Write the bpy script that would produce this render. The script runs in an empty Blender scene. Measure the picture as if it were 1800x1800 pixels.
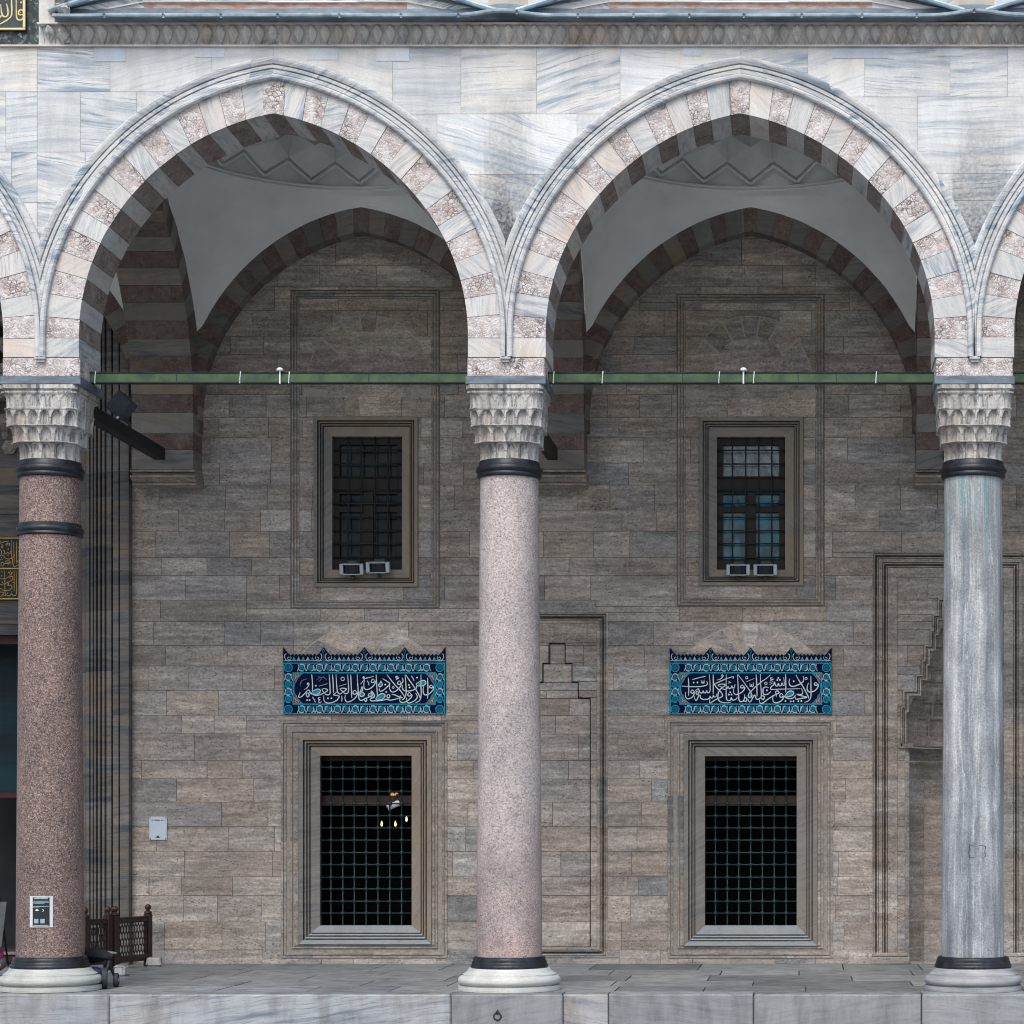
import bpy, math, random
from mathutils import Vector, Matrix
random.seed(7)
R = random.random
PI = math.pi
scene = bpy.context.scene
COL = scene.collection

# ------------------------------------------------------------------ geometry constants
DIST = 26.5          # camera to the front plane of the arcade
CZ = 1.93            # eye height above the portico floor
WY = 5.5             # plane of the prayer hall wall
FW = (DIST + WY) / DIST
def fx(px, Y=0.0): return (px - 1413) / 150.0 * (DIST + Y) / DIST
def fz(py, Y=0.0): return CZ + (1455 - py) / 150.0 * (DIST + Y) / DIST
def wx(px): return fx(px, WY)
def wz(py): return fz(py, WY)

# ------------------------------------------------------------------ mesh builder
class MB:
    def __init__(s):
        s.v = []; s.f = []; s.m = []; s.b = []
    def vert(s, p):
        s.v.append(tuple(p)); return len(s.v) - 1
    def face(s, pts, m=0, b=(0.5, 0.5, 0.5)):
        i = len(s.v); s.v.extend(tuple(p) for p in pts)
        s.f.append(tuple(range(i, i + len(pts)))); s.m.append(m); s.b.append(b)
    def idx(s, ids, m=0, b=(0.5, 0.5, 0.5)):
        s.f.append(tuple(ids)); s.m.append(m); s.b.append(b)
    def box(s, x0, x1, y0, y1, z0, z1, m=0, b=None, c=0.0):
        b = b or (R(), R(), R())
        if c <= 0:
            P = [(x, y, z) for x in (x0, x1) for y in (y0, y1) for z in (z0, z1)]
            i = len(s.v); s.v.extend(P)
            for q in ((0, 1, 3, 2), (4, 6, 7, 5), (0, 4, 5, 1), (2, 3, 7, 6), (0, 2, 6, 4), (1, 5, 7, 3)):
                s.idx([i + k for k in q], m, b)
            return
        # chamfered box
        X = (x0, x1); Y = (y0, y1); Z = (z0, z1)
        def V(i, j, k, ax):
            d = [(c if i == 0 else -c), (c if j == 0 else -c), (c if k == 0 else -c)]
            d[ax] = 0
            return (X[i] + d[0], Y[j] + d[1], Z[k] + d[2])
        for ax in range(3):
            for e in (0, 1):
                q = []
                for (p, r) in ((0, 0), (1, 0), (1, 1), (0, 1)):
                    t = [p, r]; t.insert(ax, e)
                    q.append(V(t[0], t[1], t[2], ax))
                s.face(q if (e == 1) != (ax == 1) else q[::-1], m, b)
        for ax in range(3):              # edges running along ax
            o1, o2 = [a for a in range(3) if a != ax]
            for e1 in (0, 1):
                for e2 in (0, 1):
                    def g(end, face_ax):
                        t = [0, 0, 0]; t[ax] = end; t[o1] = e1; t[o2] = e2
                        return V(t[0], t[1], t[2], face_ax)
                    s.face([g(0, o1), g(1, o1), g(1, o2), g(0, o2)], m, b)
        for i in (0, 1):
            for j in (0, 1):
                for k in (0, 1):
                    s.face([V(i, j, k, 0), V(i, j, k, 1), V(i, j, k, 2)], m, b)
    def tube(s, pts, r, n=8, m=0, b=(0.5, 0.5, 0.5), cap=True):
        pts = [Vector(p) for p in pts]; rings = []
        rr = r if isinstance(r, (list, tuple)) else [r] * len(pts)
        for i, p in enumerate(pts):
            t = (pts[min(i + 1, len(pts) - 1)] - pts[max(i - 1, 0)]).normalized()
            a = Vector((0, 0, 1)) if abs(t.z) < 0.9 else Vector((1, 0, 0))
            u = t.cross(a).normalized(); w = t.cross(u)
            ring = []
            for k in range(n):
                an = 2 * PI * k / n
                ring.append(s.vert(p + (u * math.cos(an) + w * math.sin(an)) * rr[i]))
            rings.append(ring)
        for i in range(len(rings) - 1):
            for k in range(n):
                s.idx([rings[i][k], rings[i][(k + 1) % n], rings[i + 1][(k + 1) % n], rings[i + 1][k]], m, b)
        if cap:
            s.idx(rings[0], m, b); s.idx(rings[-1][::-1], m, b)
    def lathe(s, prof, cx=0, cy=0, n=64, m=0, b=(0.5, 0.5, 0.5), a0=0, a1=2 * PI):
        full = abs(a1 - a0 - 2 * PI) < 1e-6
        N = n if full else n + 1
        rings = []
        for r, z in prof:
            rings.append([s.vert((cx + r * math.cos(a0 + (a1 - a0) * k / n), cy + r * math.sin(a0 + (a1 - a0) * k / n), z)) for k in range(N)])
        for i in range(len(rings) - 1):
            for k in range(n):
                k2 = (k + 1) % N
                s.idx([rings[i][k], rings[i][k2], rings[i + 1][k2], rings[i + 1][k]], m, b)
    def ball(s, c, r, n=10, m=0, b=(0.5, 0.5, 0.5), sc=(1, 1, 1)):
        rings = []
        for i in range(n // 2 + 1):
            t = PI * i / (n // 2)
            rings.append([s.vert((c[0] + r * sc[0] * math.sin(t) * math.cos(2 * PI * k / n), c[1] + r * sc[1] * math.sin(t) * math.sin(2 * PI * k / n), c[2] + r * sc[2] * math.cos(t))) for k in range(n)])
        for i in range(n // 2):
            for k in range(n):
                s.idx([rings[i][k], rings[i + 1][k], rings[i + 1][(k + 1) % n], rings[i][(k + 1) % n]], m, b)
    def grid(s, P, m=0, b=(0.5, 0.5, 0.5), closed=False):
        ids = [[s.vert(p) for p in row] for row in P]
        for i in range(len(ids) - 1):
            n = len(ids[i])
            for k in range(n if closed else n - 1):
                bb = b(i, k) if callable(b) else b
                s.idx([ids[i][k], ids[i][(k + 1) % n], ids[i + 1][(k + 1) % n], ids[i + 1][k]], m, bb)
    def build(s, name, mats, parent=None, smooth=False, loc=None, angle=None):
        me = bpy.data.meshes.new(name)
        me.from_pydata(s.v, [], s.f)
        if not isinstance(mats, (list, tuple)): mats = [mats]
        for mt in mats: me.materials.append(mt)
        me.polygons.foreach_set('material_index', s.m)
        at = me.attributes.new('blk', 'FLOAT_COLOR', 'FACE')
        flat = []
        for c in s.b: flat.extend((c[0], c[1], c[2], 1.0))
        at.data.foreach_set('color', flat)
        if smooth: me.polygons.foreach_set('use_smooth', [True] * len(me.polygons))
        me.validate(); me.update()
        if angle is not None:
            import bmesh
            bm = bmesh.new(); bm.from_mesh(me)
            bmesh.ops.remove_doubles(bm, verts=bm.verts, dist=0.0002)
            for e in bm.edges:
                e.smooth = not (len(e.link_faces) == 2 and e.calc_face_angle(0) > angle)
            for f in bm.faces: f.smooth = True
            bm.to_mesh(me); bm.free()
        o = bpy.data.objects.new(name, me)
        COL.objects.link(o)
        if parent: o.parent = parent
        if loc: o.location = loc
        return o

def tag(o, label=None, cat=None, group=None, kind=None):
    if label: o['label'] = label
    if cat: o['category'] = cat; o['kind'] = 'thing'
    if group: o['group'] = group
    if kind: o['kind'] = kind
    return o
def empty(name, label, cat, loc=(0, 0, 0), group=None):
    o = bpy.data.objects.new(name, None); o.empty_display_size = 0.2
    COL.objects.link(o); o.location = loc
    return tag(o, label, cat, group)
def copy_tree(o, parent=None):
    c = o.copy(); COL.objects.link(c)
    if parent: c.parent = parent
    for ch in list(o.children): copy_tree(ch, c)
    return c

# ------------------------------------------------------------------ material helpers
class NT:
    def __init__(s, name):
        s.mat = bpy.data.materials.new(name); s.mat.use_nodes = True
        s.t = s.mat.node_tree; s.p = s.t.nodes['Principled BSDF']
        s.blk = None
    def n(s, typ, ins=None, **props):
        nd = s.t.nodes.new(typ)
        for k, v in props.items(): setattr(nd, k, v)
        for k, v in (ins or {}).items(): s.set(nd.inputs[k], v)
        return nd
    def set(s, sock, v):
        if isinstance(v, bpy.types.NodeSocket): s.t.links.new(v, sock)
        elif isinstance(v, (tuple, list)) and sock.type == 'RGBA' and len(v) == 3: sock.default_value = (*v, 1)
        else: sock.default_value = v
    def P(s): return s.n('ShaderNodeTexCoord').outputs['Object']
    def attr(s):
        if not s.blk:
            a = s.n('ShaderNodeAttribute', attribute_name='blk')
            sp = s.n('ShaderNodeSeparateColor', {0: a.outputs['Color']})
            s.blk = (a.outputs['Color'], sp.outputs[0], sp.outputs[1], sp.outputs[2])
        return s.blk
    def vm(s, op, a, b): return s.n('ShaderNodeVectorMath', {0: a, 1: b}, operation=op).outputs[0]
    def m(s, op, a, b=0.0, c=0.0, clamp=False):
        return s.n('ShaderNodeMath', {0: a, 1: b, 2: c}, operation=op, use_clamp=clamp).outputs[0]
    def scale(s, v, sc): return s.n('ShaderNodeMapping', {'Vector': v, 'Scale': sc}).outputs[0]
    def roty(s, v, ang, axis=(0, 1, 0)):
        return s.n('ShaderNodeVectorRotate', {'Vector': v, 'Axis': axis, 'Angle': ang}, rotation_type='AXIS_ANGLE').outputs[0]
    def noise(s, v, sc, det=4, rough=0.55, dist=0.0, out=0):
        return s.n('ShaderNodeTexNoise', {'Vector': v, 'Scale': sc, 'Detail': det, 'Roughness': rough, 'Distortion': dist}).outputs[out]
    def voro(s, v, sc, feat='F1', out='Distance', rand=1.0):
        nd = s.n('ShaderNodeTexVoronoi', feature=feat)
        s.set(nd.inputs['Vector'], v); s.set(nd.inputs['Scale'], sc); s.set(nd.inputs['Randomness'], rand)
        return nd.outputs[out]
    def ramp(s, fac, stops, interp='LINEAR'):
        nd = s.n('ShaderNodeValToRGB', {0: fac}); cr = nd.color_ramp; cr.interpolation = interp
        while len(cr.elements) > 1: cr.elements.remove(cr.elements[-1])
        for k, (p, c) in enumerate(stops):
            e = cr.elements[0] if k == 0 else cr.elements.new(p)
            if k == 0: e.position = p
            e.color = (c, c, c, 1) if not isinstance(c, (tuple, list)) else (*c, 1)
        return nd.outputs[0]
    def mix(s, fac, a, b, mode='MIX'):
        nd = s.n('ShaderNodeMix', data_type='RGBA', blend_type=mode)
        s.set(nd.inputs[0], fac); s.set(nd.inputs[6], a); s.set(nd.inputs[7], b)
        return nd.outputs[2]
    def bump(s, h, strength=0.3, dist=0.01):
        s.set(s.p.inputs['Normal'], s.n('ShaderNodeBump', {'Height': h, 'Strength': strength, 'Distance': dist}).outputs[0])
    def done(s, col=None, rough=0.8, spec=None, metal=None):
        if col is not None: s.set(s.p.inputs['Base Color'], col)
        s.set(s.p.inputs['Roughness'], rough)
        if spec is not None: s.set(s.p.inputs['Specular IOR Level'], spec)
        if metal is not None: s.set(s.p.inputs['Metallic'], metal)
        return s.mat

def mat_limestone(name, k=1.0):
    t = NT(name); b, r, g, bb = t.attr()
    v = t.vm('ADD', t.P(), t.vm('MULTIPLY', b, (31, 31, 31)))
    base = t.ramp(r, [(0.0, (.305 * k, .265 * k, .232 * k)), (0.2, (.325 * k, .286 * k, .253 * k)), (0.4, (.285 * k, .257 * k, .236 * k)), (0.55, (.35 * k, .322 * k, .297 * k)), (0.7, (.30 * k, .272 * k, .253 * k)), (0.85, (.315 * k, .30 * k, .29 * k)), (0.94, (.265 * k, .262 * k, .258 * k)), (1.0, (.19 * k, .197 * k, .205 * k))])
    base = t.mix(1.0, base, t.ramp(g, [(0.0, 0.85), (0.5, 1.0), (1.0, 1.17)]), 'MULTIPLY')
    st = t.noise(t.scale(v, (0.7, 0.7, 8.0)), 2.2, 7, 0.62, 0.25)
    c = t.mix(1.0, base, t.ramp(st, [(0.25, 0.66), (0.42, 0.92), (0.55, 1.03), (0.72, 1.4)]), 'MULTIPLY')
    gr2 = t.noise(t.scale(v, (1, 1, 3.4)), 11, 4, 0.7)
    c = t.mix(1.0, c, t.ramp(gr2, [(0.28, 0.78), (0.5, 1.0), (0.72, 1.22)]), 'MULTIPLY')
    fn = t.noise(v, 34, 3, 0.7)
    c = t.mix(1.0, c, t.ramp(fn, [(0.25, 0.6), (0.5, 1.0), (0.75, 1.4)]), 'MULTIPLY')
    c = t.mix(1.0, c, t.ramp(t.noise(t.scale(v, (1, 1, 2.5)), 5, 4, 0.6), [(0.3, 0.82), (0.7, 1.2)]), 'MULTIPLY')
    sz = t.n('ShaderNodeSeparateXYZ', {0: t.P()}).outputs[2]
    salt = t.m('MULTIPLY', t.m('GREATER_THAN', t.noise(t.scale(t.P(), (1, 1, 1.6)), 3.2, 6, 0.7), t.m('MULTIPLY_ADD', sz, 0.16, 0.5)), 0.55)
    c = t.mix(salt, c, (.36, .345, .325))
    big = t.noise(t.P(), 0.55, 4, 0.6)
    c = t.mix(1.0, c, t.ramp(big, [(0.3, (0.82, 0.82, 0.83)), (0.7, (1.15, 1.12, 1.08))]), 'MULTIPLY')
    run = t.noise(t.scale(t.P(), (0.35, 0.35, 3.6)), 1.6, 6, 0.65)
    c = t.mix(1.0, c, t.ramp(run, [(0.34, (.76, .75, .74)), (0.5, (1, 1, 1)), (0.66, (1.22, 1.2, 1.18))]), 'MULTIPLY')
    pit = t.voro(t.scale(v, (0.55, 1, 1.4)), 26)
    pm = t.m('MULTIPLY', t.m('LESS_THAN', pit, 0.2), t.m('GREATER_THAN', t.noise(v, 3.0, 2), 0.53))
    c = t.mix(t.m('MULTIPLY', pm, 0.75), c, (.05, .045, .042))
    chip = t.m('GREATER_THAN', t.noise(t.scale(v, (1, 1, 2.2)), 5.5, 5, 0.7), 0.72)
    c = t.mix(t.m('MULTIPLY', chip, 0.5), c, (.42, .39, .35))
    t.bump(t.m('SUBTRACT', t.m('ADD', st, t.m('MULTIPLY', fn, 0.5)), t.m('MULTIPLY', pm, 0.8)), 0.55, 0.012)
    return t.done(c, 0.88, 0.25)

def mat_marble(name, light=(.73, .735, .735), vein=(.33, .38, .45), warm=(.70, .62, .53), rot=0.25, amt=1.0, rough=0.5, warm_amt=0.35, stains=False, k=1.0, spread=(0.86, 1.06), wthr=(0.4, 0.65), grime=.86, stretch=(0.35, 0.35, 4.0), sc=1.3):
    t = NT(name); b, r, g, bb = t.attr()
    v = t.vm('ADD', t.P(), t.vm('MULTIPLY', b, (41, 23, 57)))
    ang = t.m('MULTIPLY', t.m('SUBTRACT', r, 0.5), 2 * rot)
    v = t.roty(v, ang)
    w = t.noise(v, 1.1, 3, 0.5, 0, 1)
    v2 = t.vm('ADD', v, t.vm('MULTIPLY', t.vm('SUBTRACT', w, (.5, .5, .5)), (0.3, 0.3, 0.16)))
    n1 = t.noise(t.scale(v2, stretch), sc * 1.5, 8, 0.62, 0.35)
    n2 = t.noise(t.scale(v2, (stretch[0] * 0.9, stretch[1], stretch[2] * 2.6)), sc * 2.6, 6, 0.65, 0.2)
    broad = t.ramp(n1, [(0.45, 0.0), (0.56, 0.32), (0.68, 0.85), (0.8, 1.0)])
    fine = t.ramp(n2, [(0.53, 0.0), (0.6, 0.5), (0.64, 0.9), (0.68, 0.2), (0.8, 0.0)])
    f = t.m('MULTIPLY', t.m('MAXIMUM', broad, fine), t.m('MULTIPLY_ADD', g, 0.9 * amt, 0.35 * amt), clamp=True)
    lt = t.mix(t.m('MULTIPLY', t.ramp(t.noise(v, 0.9, 3), [(wthr[0], 0.0), (wthr[1], 1.0)]), t.m('MULTIPLY', bb, warm_amt * 2), clamp=True), light, warm)
    c = t.mix(f, lt, vein)
    fn = t.noise(v, 55, 3, 0.7)
    c = t.mix(1.0, c, t.ramp(fn, [(0.3, 0.9), (0.7, 1.08)]), 'MULTIPLY')
    c = t.mix(1.0, c, t.ramp(bb, [(0.0, spread[0] * k), (1.0, spread[1] * k)]), 'MULTIPLY')
    gr = t.noise(t.scale(t.P(), (2.2, 2.2, 0.6)), 1.6, 5, 0.65)
    c = t.mix(1.0, c, t.ramp(gr, [(0.34, (grime, grime * .99, grime * .98)), (0.55, (1, 1, 1))]), 'MULTIPLY')
    if stains:      # rain-water stains with their own outlines below the valley gutters
        sp = t.n('ShaderNodeSeparateXYZ', {0: t.P()})
        X, Z = sp.outputs[0], sp.outputs[2]
        jit = t.m('MULTIPLY_ADD', t.noise(t.scale(t.P(), (9, 1, 0.7)), 2.0, 6, 0.7), 0.7, t.m('MULTIPLY', t.noise(t.scale(t.P(), (3, 1, 1.4)), 2.5, 6, 0.7), 0.3))
        tot = None
        for (xc, zt, zb, wd, a) in STAINS:
            d = t.m('ABSOLUTE', t.m('SUBTRACT', X, xc))
            hz = t.m('DIVIDE', t.m('SUBTRACT', zt, Z), zt - zb)          # 0 at top, 1 at bottom
            inside = t.m('MULTIPLY', t.m('GREATER_THAN', hz, 0.0), t.m('LESS_THAN', hz, 1.15))
            e = t.m('SUBTRACT', t.m('MULTIPLY_ADD', hz, wd * 0.6, wd * 0.55), d)
            e = t.m('ADD', e, t.m('MULTIPLY', t.m('SUBTRACT', jit, 0.5), wd * 1.7))
            e = t.m('MULTIPLY', t.m('MULTIPLY', e, 2.4 / wd, clamp=True), inside)
            e = t.m('MULTIPLY', e, t.m('MULTIPLY_ADD', hz, a * 0.9, a * 0.5))
            tot = e if tot is None else t.m('MAXIMUM', tot, e)
        spk = t.ramp(t.noise(t.P(), 24, 4, 0.7), [(0.36, 1.0), (0.6, 0.5)])
        c = t.mix(t.m('MULTIPLY', tot, spk), c, (.06, .065, .075))
    t.bump(t.m('ADD', fn, n2), 0.12, 0.006)
    return t.done(c, rough, 0.35)

def mat_breccia(name, k=1.0, tint=(1, 1, 1)):
    t = NT(name); b, r, g, bb = t.attr()
    v = t.vm('ADD', t.P(), t.vm('MULTIPLY', b, (19, 47, 29)))
    w = t.vm('MULTIPLY', t.vm('SUBTRACT', t.noise(v, 9, 3, 0.6, 0, 1), (.5, .5, .5)), (0.10, 0.10, 0.10))
    v2 = t.vm('ADD', v, w)
    cell = t.voro(v2, 20, 'F1', 'Color')
    cs = t.n('ShaderNodeSeparateColor', {0: cell}).outputs[0]
    edge = t.voro(v2, 20, 'DISTANCE_TO_EDGE')
    edge2 = t.voro(v2, 42, 'DISTANCE_TO_EDGE')
    base = t.ramp(cs, [(0.0, (.66 * k, .61 * k, .60 * k)), (0.35, (.72 * k, .69 * k, .69 * k)), (0.62, (.60 * k, .56 * k, .555 * k)), (0.9, (.58 * k, .49 * k, .46 * k)), (0.98, (.74 * k, .73 * k, .74 * k))])
    cr = t.m('MULTIPLY', t.m('LESS_THAN', edge, t.m('MULTIPLY', t.noise(v, 6, 3), 0.13)), t.ramp(t.noise(v, 4, 3), [(0.5, 0.0), (0.62, 1.0)]))
    cr2 = t.m('MULTIPLY', t.m('LESS_THAN', edge2, 0.07), t.ramp(t.noise(v, 7, 3), [(0.4, 0.0), (0.6, 0.8)]))
    c = t.mix(t.m('MULTIPLY', cr, 0.8), base, (.12, .085, .08))
    c = t.mix(t.m('MULTIPLY', cr2, 0.55), c, (.17, .12, .11))
    cr = t.m('MULTIPLY', cr, t.ramp(bb, [(0.2, 0.35), (0.8, 1.0)]))
    pk = t.ramp(t.noise(v, 2.6, 4), [(0.56, 0.0), (0.8, 0.6)])
    c = t.mix(pk, c, (.46 * k, .31 * k, .25 * k))
    fn = t.noise(v, 60, 3, 0.7)
    c = t.mix(1.0, c, t.ramp(fn, [(0.3, 0.8), (0.7, 1.15)]), 'MULTIPLY')
    c = t.mix(1.0, c, tint, 'MULTIPLY')
    t.bump(t.m('SUBTRACT', t.m('ADD', t.m('MULTIPLY', fn, 0.5), edge), t.m('ADD', cr, t.m('MULTIPLY', cr2, 0.5))), 0.8, 0.02)
    return t.done(c, 0.85, 0.25)

def mat_granite(name, stops, sc=46, scuff=0.0, foot=None):
    t = NT(name); v = t.P()
    w = t.vm('MULTIPLY', t.vm('SUBTRACT', t.noise(v, 40, 2, 0.6, 0, 1), (.5, .5, .5)), (0.03, 0.03, 0.03))
    cell = t.voro(t.vm('ADD', v, w), sc, 'F1', 'Color')
    cs = t.n('ShaderNodeSeparateColor', {0: cell}).outputs[0]
    c = t.ramp(cs, stops, 'CONSTANT')
    big = t.noise(t.scale(v, (1, 1, 0.55)), 1.7, 5, 0.6)
    c = t.mix(1.0, c, t.ramp(big, [(0.3, (.64, .65, .68)), (0.5, (.95, .95, .95)), (0.72, (1.2, 1.15, 1.12))]), 'MULTIPLY')
    sc2 = t.ramp(t.noise(t.scale(v, (2, 2, 0.8)), 2.0, 6, 0.7), [(0.62, 0.0), (0.7, 0.6)])
    c = t.mix(t.m('MULTIPLY', sc2, 0.5 + scuff), c, (.13, .115, .115))
    if foot:      # handled, rain-splashed lower shaft is browner and scuffed
        Z = t.n('ShaderNodeSeparateXYZ', {0: v}).outputs[2]
        e = t.m('ADD', t.m('MULTIPLY', Z, -0.42), t.m('MULTIPLY_ADD', t.noise(v, 1.6, 5, 0.65), 1.5, 0.2), clamp=True)
        c = t.mix(t.m('MULTIPLY', e, 0.8), c, t.mix(1.0, c, foot, 'MULTIPLY'))
        sc3 = t.m('MULTIPLY', t.ramp(t.noise(v, 3.5, 6, 0.7), [(0.58, 0.0), (0.66, 1.0)]), e)
        c = t.mix(t.m('MULTIPLY', sc3, 0.5), c, (.12, .12, .13))
    t.bump(cs, 0.08, 0.004)
    return t.done(c, 0.48, 0.4)

def mat_column_grey(name):
    t = NT(name); v = t.P()
    w = t.vm('MULTIPLY', t.vm('SUBTRACT', t.noise(t.scale(v, (1, 1, 0.3)), 2, 3, 0.5, 0, 1), (.5, .5, .5)), (.16, .16, .2))
    v2 = t.vm('ADD', v, w)
    n1 = t.noise(t.scale(v2, (4.0, 4.0, 0.22)), 1.6, 8, 0.62, 0.3)
    n2 = t.noise(t.scale(v2, (9.0, 9.0, 0.16)), 1.5, 5, 0.6, 0.2)
    c = t.ramp(n1, [(0.28, (.12, .14, .165)), (0.45, (.235, .26, .29)), (0.6, (.385, .405, .425)), (0.74, (.57, .58, .585))])
    ln = t.ramp(n2, [(0.535, 0.0), (0.56, 1.0), (0.585, 0.0)])
    c = t.mix(t.m('MULTIPLY', ln, 0.7), c, (.62, .63, .63))
    c = t.mix(1.0, c, t.ramp(t.noise(v, 48, 3, 0.7), [(0.3, 0.62), (0.7, 1.3)]), 'MULTIPLY')
    c = t.mix(1.0, c, t.ramp(t.noise(t.scale(v, (1, 1, .6)), 2.6, 6, 0.65), [(0.32, 0.66), (0.65, 1.2)]), 'MULTIPLY')
    # verdigris runs under the bronze collar
    sp = t.n('ShaderNodeSeparateXYZ', {0: v}); Z = sp.outputs[2]
    run = t.noise(t.scale(v, (9, 9, 0.25)), 1.4, 4, 0.6)
    lim = t.m('MULTIPLY_ADD', run, -4.2, 7.35)
    g = t.m('MULTIPLY', t.m('MULTIPLY', t.m('SUBTRACT', Z, lim), 1.3, clamp=True), t.ramp(run, [(0.42, 0.0), (0.5, 1.0)]))
    hue = t.ramp(t.noise(t.scale(v, (7, 7, 0.3)), 2.1, 3), [(0.42, (.30, .22, .17)), (0.5, (.55, .55, .52)), (0.56, (.13, .40, .42))])
    c = t.mix(t.m('MULTIPLY', g, 0.34), c, hue)
    t.bump(n1, 0.1, 0.006)
    return t.done(c, 0.5, 0.35)

def mat_simple(name, col, rough=0.6, var=0.25, sc=8.0, metal=0.0, bump=0.15, spec=0.4, col2=None, stretch=(1, 1, 1), blkvar=0.0):
    t = NT(name); v = t.P()
    n = t.noise(t.scale(v, stretch), sc, 5, 0.65)
    if col2:
        c = t.mix(t.ramp(n, [(0.38, 0.0), (0.64, 1.0)]), col, col2)
    else:
        c = t.mix(1.0, col, t.ramp(n, [(0.3, 1 - var), (0.7, 1 + var)]), 'MULTIPLY')
    if blkvar:
        c = t.mix(1.0, c, t.ramp(t.attr()[1], [(0, 1 - blkvar), (1, 1 + blkvar)]), 'MULTIPLY')
    if bump: t.bump(n, bump, 0.008)
    return t.done(c, rough, spec, metal)
def mat_emit(name, col, strength):
    t = NT(name)
    t.set(t.p.inputs['Base Color'], col); t.set(t.p.inputs['Emission Color'], col); t.set(t.p.inputs['Emission Strength'], strength)
    return t.mat

P = [-14.387, -8.94, -3.493, 2.0, 7.49, 12.98]       # pier axes
STAINS = [(P[2] - 0.05, fz(303), fz(445), 0.24, 1.1), (P[2] + 0.03, fz(165), fz(345), 0.40, 0.42), (P[3] + 0.0, fz(306), fz(452), 0.60, 0.85), (P[3] + 0.1, fz(205), fz(330), 0.42, 0.45), (P[1], fz(350), fz(440), 0.2, 0.12)]
M = {}
M['lime'] = mat_limestone('travertine_ashlar', 1.08)
M['lime_trim'] = mat_limestone('travertine_mouldings', 0.95)
M['dark_joint'] = mat_simple('dirt_filled_joint', (.05, .046, .042), 0.95, 0.2, 20)
M['mortar'] = mat_simple('lime_mortar', (.29, .262, .235), 0.95, 0.3, 20)
M['marble'] = mat_marble('veined_marble_panels', light=(.72, .74, .755), vein=(.25, .33, .42), warm=(.72, .66, .57), warm_amt=.42, stains=True, rot=0.3, k=0.96, amt=1.25, sc=1.5)
M['marble_v'] = mat_marble('voussoir_marble', light=(.68, .68, .67), vein=(.26, .32, .39), warm=(.66, .53, .44), rot=3.1, warm_amt=0.5, sc=3.0, amt=1.1)
M['marble_m'] = mat_marble('moulding_marble', light=(.66, .68, .69), vein=(.22, .29, .37), rot=0.6, sc=2.4, amt=1.4, warm_amt=0.3)
M['marble_cap'] = mat_marble('capital_marble', light=(.64, .64, .63), grime=.5, vein=(.12, .125, .13), warm=(.42, .33, .26), rot=0.1, sc=2.2, amt=1.5, warm_amt=0.7, stretch=(4.5, 4.5, 0.4))
M['marble_base'] = mat_marble('base_marble', light=(.58, .60, .59), vein=(.32, .37, .40), rot=0.4, sc=2.0, amt=0.8)
M['marble_floor'] = mat_marble('floor_marble', grime=.55, light=(.31, .335, .355), vein=(.15, .18, .215), warm=(.34, .31, .285), rot=0.5, sc=2.2, amt=1.2, rough=0.42, warm_amt=0.25, stretch=(0.5, 2.5, 3.0), spread=(0.62, 1.15))
M['marble_kerb'] = mat_marble('kerb_marble', grime=.66, light=(.35, .37, .39), vein=(.14, .165, .20), warm=(.36, .31, .28), rot=0.25, sc=2.4, amt=0.9, rough=0.6, spread=(.72, 1.1))
M['marble_sill'] = mat_marble('blue_grey_sill_marble', light=(.36, .39, .41), vein=(.24, .28, .32), warm=(.33, .31, .29), rot=0.1, sc=2.0, amt=0.6, rough=0.6)
M['marble_frame'] = mat_marble('window_frame_marble', light=(.26, .25, .235), vein=(.14, .15, .16), warm=(.285, .23, .175), rot=1.4, sc=3.0, amt=1.2, warm_amt=0.6, wthr=(0.2, 0.45), spread=(.85, 1.0))
M['marble_jamb'] = mat_marble('portal_marble', light=(.19, .175, .16), vein=(.075, .09, .11), warm=(.185, .14, .10), rot=0.12, sc=2.4, amt=2.0, warm_amt=1.0, stretch=(0.3, 0.3, 4.0), spread=(.6, 1.25))
M['breccia'] = mat_breccia('pink_breccia')
M['breccia_in'] = mat_breccia('dark_soffit_breccia', 0.52, (1.0, .91, .85))  # darker, browner breccia for the arch soffits
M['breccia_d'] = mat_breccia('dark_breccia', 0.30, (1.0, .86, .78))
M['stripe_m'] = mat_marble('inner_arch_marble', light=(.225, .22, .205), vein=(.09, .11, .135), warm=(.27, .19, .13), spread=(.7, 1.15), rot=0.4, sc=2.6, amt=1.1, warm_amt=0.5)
M['granite_red'] = mat_granite('dark_pink_granite', [(0.0, (.07, .058, .056)), (0.24, (.155, .104, .094)), (0.44, (.215, .147, .13)), (0.68, (.28, .2, .178)), (0.88, (.40, .315, .29))], 92)
M['granite_pink'] = mat_granite('pale_pink_granite', [(0.0, (.19, .165, .168)), (0.10, (.34, .29, .285)), (0.34, (.425, .37, .365)), (0.6, (.495, .445, .44)), (0.84, (.575, .545, .545))], 92, foot=(.80, .62, .56))
M['col_grey'] = mat_column_grey('streaked_grey_marble')
M['lead'] = mat_simple('weathered_lead', (.10, .125, .155), 0.55, 0.4, 3.0, 0.3, 0.2, col2=(.19, .24, .29), stretch=(1, 1, 3))
M['lead_light'] = mat_simple('pale_lead_sheet', (.20, .27, .33), 0.5, 0.4, 4.0, 0.2, 0.2, col2=(.42, .52, .58))
M['bronze'] = mat_simple('black_bronze', (.022, .024, .028), 0.42, 0.4, 6.0, 0.6, 0.1, col2=(.05, .055, .065))
M['plaster'] = mat_simple('grey_vault_plaster', (.80, .815, .80), 0.9, 0.10, 1.1, 0, 0.05)
M['plaster_d'] = mat_simple('grey_vault_plaster_carved', (.70, .715, .70), 0.9, 0.12, 1.6, 0, 0.05)
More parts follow.
